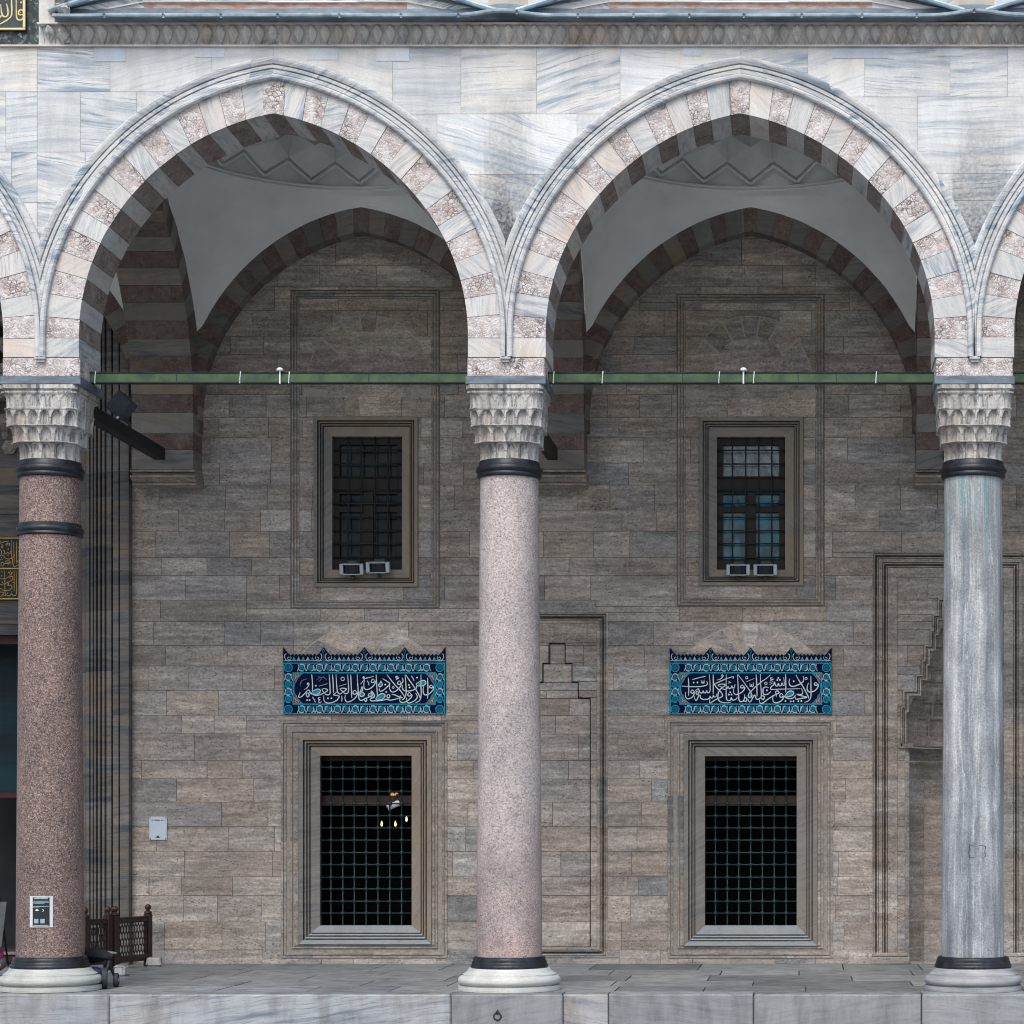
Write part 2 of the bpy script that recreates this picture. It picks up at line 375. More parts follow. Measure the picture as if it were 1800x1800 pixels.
M['green'] = mat_simple('green_painted_iron', (.025, .062, .036), 0.65, 0.3, 5.0, 0, 0.15, col2=(.062, .115, .052))
M['sash'] = mat_simple('blackened_sash', (.010, .0075, .007), 0.6, 0.3, 12, 0, 0.1)
M['wood_dk'] = mat_simple('dark_wood', (.028, .014, .012), 0.5, 0.3, 12, 0, 0.1, stretch=(4, 4, 1))
M['black'] = mat_simple('black_painted_beam', (.012, .013, .016), 0.6, 0.3, 8)
M['teal_iron'] = mat_simple('teal_painted_iron', (.006, .028, .030), 0.5, 0.3, 9)
M['dark_iron'] = mat_simple('dark_iron', (.012, .016, .019), 0.5, 0.3, 9)
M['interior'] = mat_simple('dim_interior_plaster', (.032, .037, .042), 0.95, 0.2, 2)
M['white'] = mat_simple('white_enamel', (.75, .77, .80), 0.4, 0.04, 5, 0, 0)
M['silver'] = mat_simple('silver_plastic', (.42, .50, .54), 0.4, 0.08, 5, 0, 0)
M['blackgloss'] = mat_simple('dark_glass', (.012, .014, .02), 0.2, 0.1, 5, 0, 0)
M['stone_white'] = mat_simple('rough_white_stone', (.42, .42, .42), 0.85, 0.25, 14, 0, 0.4)
M['navy'] = mat_simple('cobalt_glaze', (.002, .006, .034), 0.45, 0.2, 14, 0, 0.05, 0.05)
M['turq'] = mat_simple('turquoise_glaze', (.008, .31, .47), 0.3, 0.25, 14, 0, 0.05, 0.12)
M['teal_g'] = mat_simple('deep_teal_glaze', (.003, .10, .19), 0.3, 0.25, 14, 0, 0.05, 0.12)
M['pale_g'] = mat_simple('pale_glaze', (.42, .55, .62), 0.22, 0.15, 14, 0, 0.05)
M['red_g'] = mat_simple('iznik_red_glaze', (.19, .055, .045), 0.3, 0.2, 20, 0, 0.05)
M['gold'] = mat_simple('gilded_letters', (.62, .42, .14), 0.42, 0.15, 9, 0.35, 0.05)
M['gold_pale'] = mat_simple('pale_gilding', (.72, .58, .30), 0.45, 0.12, 9, 0.15, 0.05)
M['slate'] = mat_simple('blue_green_slate', (.03, .05, .06), 0.5, 0.3, 9)
t = NT('verd_antique_marble'); v = t.P()
cs = t.n('ShaderNodeSeparateColor', {0: t.voro(t.vm('ADD', v, t.vm('MULTIPLY', t.noise(v, 12, 3, .6, 0, 1), (.1, .1, .1))), 24, 'F1', 'Color')}).outputs[0]
M['verd'] = t.done(t.ramp(cs, [(0.0, (.012, .02, .02)), (0.4, (.03, .045, .045)), (0.7, (.06, .085, .082)), (0.86, (.11, .16, .16)), (0.96, (.2, .27, .27))], 'CONSTANT'), 0.45, 0.4)
# ------------------------------------------------------------------ arch curve (two-centred, flattened towards the crown)
HALF = 2.28; R1C = 2.48; E1 = HALF - R1C; A1 = math.radians(30)
_px, _pz = E1 + R1C * math.cos(A1), R1C * math.sin(A1)
_dx, _dz = -_px, 2.607 - _pz
R2C = -(_dx * _dx + _dz * _dz) / (2 * (_dx * math.cos(A1) + _dz * math.sin(A1)))
C2X = _px - R2C * math.cos(A1); C2Z = _pz - R2C * math.sin(A1)
SPR = fz(590)                     # springing height
LEG = fz(590) - fz(628)           # upright part below it
BAYMID = 2.7325
def a_end(o): return math.acos(-C2X / (R2C + o))
def a_pt(a, o):
    """a < 0: metres down the upright leg; otherwise the angle on the arc"""
    if a <= 0: return (HALF + o, a)
    if a <= A1: return (E1 + (R1C + o) * math.cos(a), (R1C + o) * math.sin(a))
    a2 = A1 + (a - A1) * (a_end(o) - A1) / (a_end(0) - A1)
    return (C2X + (R2C + o) * math.cos(a2), C2Z + (R2C + o) * math.sin(a2))
L1 = R1C * A1; L2 = R2C * (a_end(0) - A1)
def s2a(s, leg):
    s -= leg
    if s <= 0: return s
    if s <= L1: return s / R1C
    return A1 + (s - L1) / R2C
def arch_z(u, o):                 # height of the offset curve above the springing at distance u from the centre line
    u = abs(u); c = (u - E1) / (R1C + o)
    if c <= 1:
        a = math.acos(c)
        if a <= A1: return (R1C + o) * math.sin(a)
    else: return 0.0
    return C2Z + math.sqrt(max((R2C + o) ** 2 - (u - C2X) ** 2, 0))
def offset_curve(o, n, mid, leg):
    """right-hand half of the offset curve, bottom to crown, cut at the pier axis"""
    r = R1C + o
    if HALF + o > mid:
        a0 = math.acos((mid - E1) / r); lg = 0
    else: a0 = 0; lg = leg
    l1 = r * (A1 - a0); l2 = (R2C + o) * (a_end(o) - A1); T = lg + l1 + l2
    out = []
    for i in range(n + 1):
        s = T * i / n
        if s < lg: out.append((HALF + o, s - lg))
        elif s < lg + l1:
            a = a0 + (s - lg) / r; out.append((E1 + r * math.cos(a), r * math.sin(a)))
        else:
            a = A1 + (s - lg - l1) / (R2C + o); out.append((C2X + (R2C + o) * math.cos(a), C2Z + (R2C + o) * math.sin(a)))
    return out

def voussoirs(mb, mp, thick, leg=(LEG, LEG), pitch=0.229, depth=(0.0, 0.82), m=(0, 1, 2), jit=0.004):
    """alternating voussoirs; mp(u, z, d) maps arch coordinates to space"""
    for side in (1, -1):
        lg = leg[0] if side > 0 else leg[1]
        tot = lg + L1 + L2
        arc = L1 + L2 + LEG
        n = round(arc / pitch - 0.5); p = arc / (n + 0.5)
        extra = int(math.ceil((lg - LEG) / p)) if lg > LEG else 0
        ks = list(range(-extra, n + 1)); J = {q: (R() - .5) * p * .12 for q in range(-extra, n + 1)}; J[-extra] = 0
        for k in ks:
            s0 = lg - LEG + k * p + J[k]; s1 = lg - LEG + (k + 1) * p + J.get(k + 1, 0)
            s0 = max(s0, 0)
            key = (k == n)
            if key:
                if side < 0: continue
                s1 = tot
            g = 0.003
            S = [s0 + g + (s1 - (0 if key else g) - s0 - g) * j / 4 for j in range(5)]
            I = [a_pt(s2a(q, lg), 0) for q in S]; O = [a_pt(s2a(q, lg), thick) for q in S]
            I = [(side * x, z) for x, z in I]; O = [(side * x, z) for x, z in O]
            if key:
                I += [(-x, z) for x, z in I[-2::-1]]; O += [(-x, z) for x, z in O[-2::-1]]
            mi = m[1] if (k - n) % 2 == 0 else m[0]
            d0 = depth[0] + (R() * 0.010 if mi == m[1] else R() * jit) * (1 if depth[1] > depth[0] else -1)
            if R() < 0.0: pass
            b = (R(), R(), R())
            io = [0.0 + (R() * 0.006 if mi == m[1] else R() * 0.002)] * len(I)
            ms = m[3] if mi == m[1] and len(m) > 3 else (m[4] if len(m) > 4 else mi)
            for j in range(len(I) - 1):
                A = mp(I[j][0], I[j][1], d0); B = mp(I[j + 1][0], I[j + 1][1], d0)
                Cc = mp(O[j + 1][0], O[j + 1][1], d0); D = mp(O[j][0], O[j][1], d0)
                A2 = mp(I[j][0], I[j][1], depth[1]); B2 = mp(I[j + 1][0], I[j + 1][1], depth[1])
                mb.face([A, B, Cc, D], mi, b)
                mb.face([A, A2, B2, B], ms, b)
                mb.face([A2, mp(O[j][0], O[j][1], depth[1]), mp(O[j + 1][0], O[j + 1][1], depth[1]), B2], mi, b)
            for j in (0, len(I) - 1):
                mb.face([mp(I[j][0], I[j][1], d0), mp(O[j][0], O[j][1], d0), mp(O[j][0], O[j][1], depth[1]), mp(I[j][0], I[j][1], depth[1])], mi, b)
    # mortar core just behind the faces
    sg = 1 if depth[1] > depth[0] else -1
    e = 0.014; n = 40
    for side in (1, -1):
        lg = leg[0] if side > 0 else leg[1]
        tot = lg + L1 + L2
        I = []; O = []
        for j in range(n + 1):
            a = s2a(tot * j / n, lg)
            x, z = a_pt(a, e); I.append((side * x, z)); x, z = a_pt(a, thick); O.append((side * x, z))
        for j in range(n):
            mb.face([mp(*I[j], depth[0] + sg * e), mp(*I[j + 1], depth[0] + sg * e), mp(*O[j + 1], depth[0] + sg * e), mp(*O[j], depth[0] + sg * e)], m[2])
            mb.face([mp(*I[j], depth[0] + sg * e), mp(*I[j], depth[1] - sg * e), mp(*I[j + 1], depth[1] - sg * e), mp(*I[j + 1], depth[0] + sg * e)], m[2])
            mb.face([mp(*O[j], depth[0] + sg * e), mp(*O[j], depth[1] - sg * e), mp(*O[j + 1], depth[1] - sg * e), mp(*O[j + 1], depth[0] + sg * e)], m[2])

# ------------------------------------------------------------------ rectangles, masonry, sweeps
def cut(rects, holes, tiny=0.012):
    for (a0, a1, c0, c1) in holes:
        out = []
        for (x0, x1, z0, z1) in rects:
            if a1 <= x0 or a0 >= x1 or c1 <= z0 or c0 >= z1: out.append((x0, x1, z0, z1)); continue
            if c0 > z0: out.append((x0, x1, z0, c0))
            if c1 < z1: out.append((x0, x1, c1, z1))
            zz0, zz1 = max(z0, c0), min(z1, c1)
            if a0 > x0: out.append((x0, a0, zz0, zz1))
            if a1 < x1: out.append((a1, x1, zz0, zz1))
        rects = out
    return [r for r in rects if r[1] - r[0] > tiny and r[3] - r[2] > tiny]
def ring_rects(x0, x1, z0, z1, w):
    return [(x0, x1, z1 - w, z1), (x0, x1, z0, z0 + w), (x0, x0 + w, z0 + w, z1 - w), (x1 - w, x1, z0 + w, z1 - w)]
def block_face(mb, x0, x1, z0, z1, Y, m, b, g=0.0014, c=0.002, dep=0.016):
    x0 += g; x1 -= g; z0 += g; z1 -= g
    F = [(x0 + c, Y, z0 + c), (x1 - c, Y, z0 + c), (x1 - c, Y, z1 - c), (x0 + c, Y, z1 - c)]
    B = [(x0, Y + dep, z0), (x1, Y + dep, z0), (x1, Y + dep, z1), (x0, Y + dep, z1)]
    mb.face(F, m, b)
    for i in range(4):
        j = (i + 1) % 4
        mb.face([B[i], B[j], F[j], F[i]], m, b)
def masonry(mb, x0, x1, rows, Y, holes, m=0, lens=(0.45, 1.25), cuts=None, jit=0.002):
    for i in range(len(rows) - 1):
        z0, z1 = rows[i], rows[i + 1]
        xs = [x0]
        x = x0 - R() * lens[1] * 0.6
        while True:
            x += lens[0] + (lens[1] - lens[0]) * R() ** 1.4
            if x > x1 - 0.15: break
            if x > x0 + 0.12: xs.append(x)
        xs.append(x1)
        for j in range(len(xs) - 1):
            b = (R(), R(), R()); y = Y + (R() - 0.5) * jit * 2
            sub = [(xs[j], xs[j + 1], z0, z1)]
            for r in cut(sub, holes): block_face(mb, *r, y, m, b)
def frame(mb, x0, x1, z0, z1, Y, prof, mats=(0, 0, 0, 0), bs=None, seg=0, skip_bottom=False):
    """mitred moulding round a rectangle; prof = [(inward, outward)]; mats: top, right, bottom, left"""
    bs = bs or [(R(), R(), R()) for _ in range(4)]
    def loop(d, y): return [(x0 + d, z1 - d, y), (x1 - d, z1 - d, y), (x1 - d, (z0 if skip_bottom else z0 + d), y), (x0 + d, (z0 if skip_bottom else z0 + d), y)]
    segb = {}
    for k in range(4):
        if skip_bottom and k == 2: continue
        O = loop(0, 0); ax = 0 if k in (0, 2) else 1
        a, b = O[k][ax], O[(k + 1) % 4][ax]
        n = max(1, int(abs(b - a) / seg)) if seg else 1
        cutp = [a + (b - a) * (q + (R() - .5) * .5 * (0 < q < n)) / n for q in range(n + 1)]
        bl = [bs[k]] if n == 1 else [(R(), R(), R()) for _ in range(n)]
        for i in range(len(prof) - 1):
            A, B = loop(*prof[i]), loop(*prof[i + 1])
            a0, a1, b0, b1 = A[k], A[(k + 1) % 4], B[k], B[(k + 1) % 4]
            def at(p, q, t):
                lo, hi = sorted((p[ax], q[ax])); t = min(max(t, lo), hi)
                return (t, Y - p[2], p[1]) if ax == 0 else (p[0], Y - p[2], t)
            for j in range(n):
                pts = [at(a0, a1, cutp[j]), at(a0, a1, cutp[j + 1]), at(b0, b1, cutp[j + 1]), at(b0, b1, cutp[j])]
                mb.face(pts, mats[k], bl[j])

# ------------------------------------------------------------------ the arcade front
arcade = empty('mosque_arcade', 'marble portico front of four pointed arches with pink and white voussoirs', 'arcade')
MOULD = [(.385, .0), (.385, .045), (.40, .062), (.425, .066), (.443, .055), (.445, .004), (.456, .004), (.458, .026), (.499, .03), (.501, .004), (.513, .004), (.515, .036), (.55, .040), (.552, .006), (.564, .006), (.566, .045), (.60, .062), (.628, .066), (.645, .05), (.648, .0)]
def make_arch(i):
    cx = (P[i] + P[i + 1]) / 2; mid = (P[i + 1] - P[i]) / 2
    mb = MB()
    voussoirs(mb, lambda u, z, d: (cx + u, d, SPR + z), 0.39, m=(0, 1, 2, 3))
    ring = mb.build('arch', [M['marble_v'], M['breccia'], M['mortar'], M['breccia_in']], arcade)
    mo = MB(); n = 44
    for sd in (1, -1):
        prev = None; bb = [(R(), R(), R()) for _ in range(n)]
        k = 0
        while k < n:
            r = random.randint(3, 7); c = (R(), R(), R())
            for q in range(k, min(n, k + r)): bb[q] = c
            k += r
        for (o, y) in MOULD:
            cu = offset_curve(o, n, mid, LEG)
            cur = [mo.vert((cx + sd * x, -y, SPR + z)) for x, z in cu]
            if prev:
                for j in range(n): mo.idx([prev[j], prev[j + 1], cur[j + 1], cur[j]], 0, bb[j])
            prev = cur
    mo.build('hood_moulding', M['marble_m'], ring)
    return ring
for i in range(5): make_arch(i)

# spandrel panels (large marble slabs, cut to the curve of the arches)
sp = MB(); patches = MB()
TOPZ = fz(82)
def zc(x):
    for i in range(5):
        if P[i] <= x <= P[i + 1]: return SPR + arch_z(x - (P[i] + P[i + 1]) / 2, 0.60)
    return SPR
def spandrel_block(x0, x1, z0, z1, b):
    ns = max(1, int((x1 - x0) / 0.04)); xs = [x0 + (x1 - x0) * k / ns for k in range(ns + 1)]
    g = 0.0022; zs = [max(z0, zc(x)) for x in xs]
    if max(z1 - z for z in zs) < 0.01: return
    y = 0.006 + R() * 0.003
    for k in range(ns):
        a, c = zs[k], zs[k + 1]
        if a >= z1 and c >= z1: continue
        xa = xs[k] + (g if k == 0 else 0); xb = xs[k + 1] - (g if k == ns - 1 else 0)
        sp.face([(xa, y, min(a, z1) + (g if a <= z0 else 0)), (xb, y, min(c, z1) + (g if c <= z0 else 0)), (xb, y, z1 - g), (xa, y, z1 - g)], 0, b)
def region(pa, pb, rows, cutlist):
    xa = fx(pa); xb = fx(pb)
    for i in range(len(rows) - 1):
        xs = [xa] + [fx(c) for c in cutlist[i]] + [xb]
        for j in range(len(xs) - 1):
            spandrel_block(xs[j], xs[j + 1], fz(rows[i + 1]), fz(rows[i]), (R(), R() ** 1.3 * 0.9, R()))
region(-534, 65, [82, 161, 267, 356, 450, 600], [(-300, -60), (-420, -150, 10), (-200, 20), (-100,), ()])
region(65, 480, [82, 161, 267, 356, 450, 600], [(193, 372), (141, 240), (150,), (), ()])
region(480, 1301, [82, 200, 306, 435, 600], [(690, 810, 943, 1090), (768, 1014), (889,), ()])
region(1301, 2124, [82, 170, 305, 352, 450, 600], [(1420, 1520, 1670, 1771, 1930), (1613, 1850), (), (), ()])
region(2124, 3360, [82, 170, 305, 440, 600], [(2300, 2500, 2700, 2950, 3150), (2400, 2600, 3000), (2536,), ()])
sp.box(P[0], P[5], 0.016, 0.030, SPR + 3.1, TOPZ, 1)
# dark joints show the mortar bed behind
bed = MB()
for i in range(5):
    x = P[i]
    while x < P[i + 1] - 0.001:
        x2 = min(x + 0.06, P[i + 1])
        bed.face([(x, 0.014, zc(x)), (x2, 0.014, zc(x2)), (x2, 0.014, TOPZ), (x, 0.014, TOPZ)], 0)
        x = x2
span = sp.build('spandrel', [M['marble'], M['mortar']], arcade)
bed.build('joint_bed', mat_simple('pale_joint_mortar', (.42, .42, .41), 0.9), span)
rep = mat_marble('blue_white_repair_marble', light=(.60, .67, .74), vein=(.42, .50, .60), rot=0.3)
for (a, c, t0, t1) in ((165, 221, 83, 108), (343, 394, 83, 100), (540, 595, 83, 105), (661, 719, 83, 107), (1463, 1560, 83, 102), (1647, 1692, 83, 98), (1200, 1232, 83, 98)):
    patches = MB(); patches.box(fx(a), fx(c), 0.001, 0.008, fz(t1), fz(t0), 0, (0.5, R() * .5, R())); patches.build('repair_inset', rep, span)

# piers above the capitals: breccia course, moulding foot and lead sheet
for i in range(5):
    pierb = MB(); leadb = MB()
    x = P[i]
    w = BAYMID - HALF
    pierb.box(x - w, x + w, 0.004, 0.82, fz(662), fz(628) - 0.003, 0, c=0.012)
    pierb.box(x - 0.06, x + 0.06, -0.055, 0.05, fz(632), fz(627) - 0.004, 1)
    pierb.box(x - 0.045, x + 0.045, -0.03, 0.05, fz(637), fz(632) - 0.002, 1)
    leadb.box(x - w - 0.02, x + w + 0.02, -0.03, 0.86, fz(676), fz(662) - 0.002, 0, c=0.008)
    pierb.build('impost_course', [M['breccia'], M['marble_v']], arcade)
    leadb.build('lead_bed', M['lead'], arcade)

# transverse arches from each pier back to the wall, on wall corbels
CORB = fz(825, 5.0)
def make_transverse(i):
    x = P[i]; mb = MB(); cy = 2.92; k = 2.10 / HALF
    legw = SPR - CORB
    mp = lambda u, z, d: (x + d, cy + u * k, SPR + z)
    # two faces: build from one side to the other
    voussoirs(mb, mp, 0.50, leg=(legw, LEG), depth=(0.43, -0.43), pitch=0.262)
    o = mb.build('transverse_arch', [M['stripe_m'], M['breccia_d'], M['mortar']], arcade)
    cb = MB()
    pr = [(0.48, CORB), (0.48, CORB - 0.03), (0.40, CORB - 0.032), (0.40, CORB - 0.075), (0.49, CORB - 0.078), (0.49, CORB - 0.105), (0.44, CORB - 0.12), (0.38, CORB - 0.16), (0.36, CORB - 0.175), (0.40, CORB - 0.18), (0.40, CORB - 0.20), (0.0, CORB - 0.203)]
    for j in range(len(pr) - 1):
        (d0, z0), (d1, z1) = pr[j], pr[j + 1]
        q = lambda d, z, s: (x + s * (0.45), WY - d - 0.0, z)
        cb.face([q(d0, z0, -1), q(d0, z0, 1), q(d1, z1, 1), q(d1, z1, -1)], 0, (.3, .4, .5))
        for s in (-1, 1): cb.face([(x + s * .45, WY - d0, z0), (x + s * .45, WY - d1, z1), (x + s * .45, WY + .05, z1), (x + s * .45, WY + .05, z0)], 0, (.3, .4, .5))
    cb.face([(x - .45, WY - .48, CORB), (x + .45, WY - .48, CORB), (x + .45, WY + .05, CORB), (x - .45, WY + .05, CORB)], 0)
    cb.build('corbel', M['lime_trim'], o)
for i in range(5): make_transverse(i)

# muqarnas-leaf cornice
leafm = MB(); C0 = fz(80); C1 = fz(43, -.11); N0 = int((fx(75) ) / 0.1533)
XL = fx(76)
def leaf_band(mb, org, du, dv, n, pitch, hgt, out0, out1):
    """org: start; du: unit along; dv: unit up; out pushes towards the viewer"""
    def pt(u, v, o):
        return (org[0] + du[0] * u + dv[0] * v * hgt, org[1] - (out0 + (out1 - out0) * v) - o, org[2] + du[2] * u + dv[2] * v * hgt)
    for k in range(n):
        u0 = k * pitch; b = (R(), R(), R())
        q = lambda a, v, o: pt(u0 + a * pitch, v, o)
        mb.face([q(0, 0, -.03), q(1, 0, -.03), q(1, 1, -.05), q(0, 1, -.05)], 0, b)
        out = [(.5, .03, .0), (.66, .28, .002), (.86, .56, .002), (.86, .70, .002), (.72, .87, .0), (.5, 1.0, .0), (.28, .87, .0), (.14, .70, .002), (.14, .56, .002), (.34, .28, .002)]
        rid = [(.5, .10, .04), (.5, .55, .075), (.5, .84, .055)]
        near = [0, 0, 1, 1, 2, 2, 2, 1, 1, 0]
        for j in range(10):
            j2 = (j + 1) % 10
            A, B = q(*out[j]), q(*out[j2]); ra, rb = rid[near[j]], rid[near[j2]]
            mb.face([q(out[j][0], out[j][1], -.08), q(out[j2][0], out[j2][1], -.08), B, A], 0, b)
            if near[j] == near[j2]: mb.face([A, B, q(*ra)], 0, b)
            else: mb.face([A, B, q(*rb), q(*ra)], 0, b)
        ap = q(0, .40, -.02)
        mb.face([q(-.24, 0.0, -.02), q(0, 0, .03), ap], 0, b); mb.face([q(0, 0, .03), q(.24, 0.0, -.02), ap], 0, b)
nl = int((P[5] - XL) / 0.1533)
leaf_band(leafm, (XL + 0.02, -0.005, C0), (1, 0, 0), (0, 0, 1), nl, 0.1533, C1 - C0, 0.0, 0.11)
leafm.box(P[0], P[5], -0.035, 0.10, C0 - 0.018, C0, 0, (.4, .5, .5))
leafm.box(XL - 0.03, P[5], -0.14, 0.10, C1, C1 + 0.015, 0, (.4, .2, .5))
# the band turns upwards beside the higher central bay
leaf_band(leafm, (XL + 0.14, -0.005, C0 + 0.02), (0, 0, 1), (1, 0, 0), 12, 0.1533, 0.19, -0.02, 0.10)
leafm.box(XL - 0.045, XL + 0.14, -0.02, 0.2, C0, C0 + 2.0, 0, (.2, .3, .5))
cornice = leafm.build('leaf_cornice', mat_marble('cornice_marble', light=(.70, .69, .67), vein=(.22, .245, .28), warm=(.55, .46, .38), rot=1.5, sc=1.6, amt=0.7, warm_amt=.5, stretch=(1.0, 1.0, 1.0)), arcade)

# lead roof edge with gutters lifting over the piers
le = MB(); xs = []
x = fx(108)
while x < P[5]:
    xs.append(x); x += 0.05
def lift(x):
    return sum(0.055 * math.exp(-((x - p) / 0.30) ** 2) for p in P[2:])
ez = C1 + 0.016
prof = [(-0.10, 0.0), (-0.16, 0.001), (-0.29, 0.004), (-0.305, -0.002), (-0.322, 0.010), (-0.324, 0.030), (-0.308, 0.044), (-0.26, 0.042), (0.05, 0.055), (0.07, 0.236), (0.12, 0.240)]
rows = []
for xx in xs: rows.append([(xx, y + 0.004 * math.sin(xx * 7.3), ez + z + (lift(xx) if k > 0 else 0) + 0.004 * math.sin(xx * 3.1) * (k > 3)) for k, (y, z) in enumerate(prof)])
ids = [[le.vert(p) for p in r] for r in rows]
for a in range(len(ids) - 1):
    b = (R(), R(), R())
    for k in range(len(prof) - 1):
        le.idx([ids[a][k], ids[a + 1][k], ids[a + 1][k + 1], ids[a][k + 1]], 1 if 2 < k < 8 else 0, b)  # lip and top get paler lead, painting in their highlight
le.idx([i for i in ids[0]], 0)
xx = fx(108) + 0.6
while xx < 12:
    le.tube([(xx, -0.308, ez - 0.002 + lift(xx)), (xx, -0.330, ez + 0.022 + lift(xx)), (xx, -0.26, ez + 0.048 + lift(xx)), (xx + .01, 0.04, ez + 0.06)], 0.017, 8, 1); xx += 0.62 + R() * 0.1
le.build('lead_roof_edge', [M['lead'], M['lead_light']], arcade)

# plastered drums of the portico domes behind the roof edge
plast = mat_simple('worn_pink_plaster', (.42, .22, .17), 0.9, 0.3, 7, 0, 0.3, col2=(.55, .47, .42), stretch=(1, 1, 3))
mstone = M['marble_m']
dr = MB()
for i in range(1, 5):
    c = (P[i] + P[i + 1]) / 2; z0 = ez + 0.235
    for (hw, dx, y0, za, zb, m) in ((2.42, 0.0, 0.10, -0.03, 0.085, 0), (2.42, .0, 0.06, 0.085, 0.15, 1), (2.42, 0, 0.13, 0.15, 0.5, 1)):
        w = 1.55
        top = [(c - w, z0 + zb), (c + w, z0 + zb)]
        dr.face([(c - w, y0, z0 + za), (c + w, y0, z0 + za), (c + w, y0, z0 + zb), (c - w, y0, z0 + zb)], m, (R(), R(), R()))
        dr.face([(c - w, y0, z0 + zb), (c + w, y0, z0 + zb), (c + w, y0 + .1, z0 + zb), (c - w, y0 + .1, z0 + zb)], m, (R(), R(), R()))
        for s in (-1, 1):      # raking ends run down to the valley
            dr.face([(c + s * w, y0, z0 + za), (c + s * w, y0, z0 + zb), (c + s * 2.5, y0 + .02, z0 + zb - 0.17), (c + s * 2.5, y0 + .02, z0 + za - 0.17)], m if m else 1, (R(), R(), R()))
            dr.face([(c + s * w, y0, z0 + zb), (c + s * w, y0 + .1, z0 + zb), (c + s * 2.5, y0 + .12, z0 + zb - 0.17), (c + s * 2.5, y0 + .02, z0 + zb - 0.17)], 1, (R(), R(), R()))
    for s in (-1, 1):
        dr.tube([(c + s * 1.3, -0.02, z0 + 0.27), (c + s * 1.9, -0.03, z0 + 0.16), (c + s * 2.62, -0.06, z0 - 0.07)], 0.03, 8, 2)
        dr.face([(c + s * 1.3, 0.0, z0 + .27), (c + s * 2.62, -.05, z0 - .07), (c + s * 2.62, .25, z0 + .0), (c + s * 1.3, .25, z0 + .34)], 2, (R(), R(), R()))
dr.build('dome_drum', [plast, mstone, M['lead_light']], arcade)
rf = MB(); rf.box(P[0], P[5], 0.12, WY + 1.2, ez + 0.02, ez + 0.20, 0); 
# raised wall of the higher central bay with its dark green facing
cb = MB(); cb.box(P[0], XL - 0.045, 0.004, 0.6, fz(82) + 0.0, fz(82) + 2.2, 0)
cbo = cb.build('central_bay_facing', M['verd'], arcade)
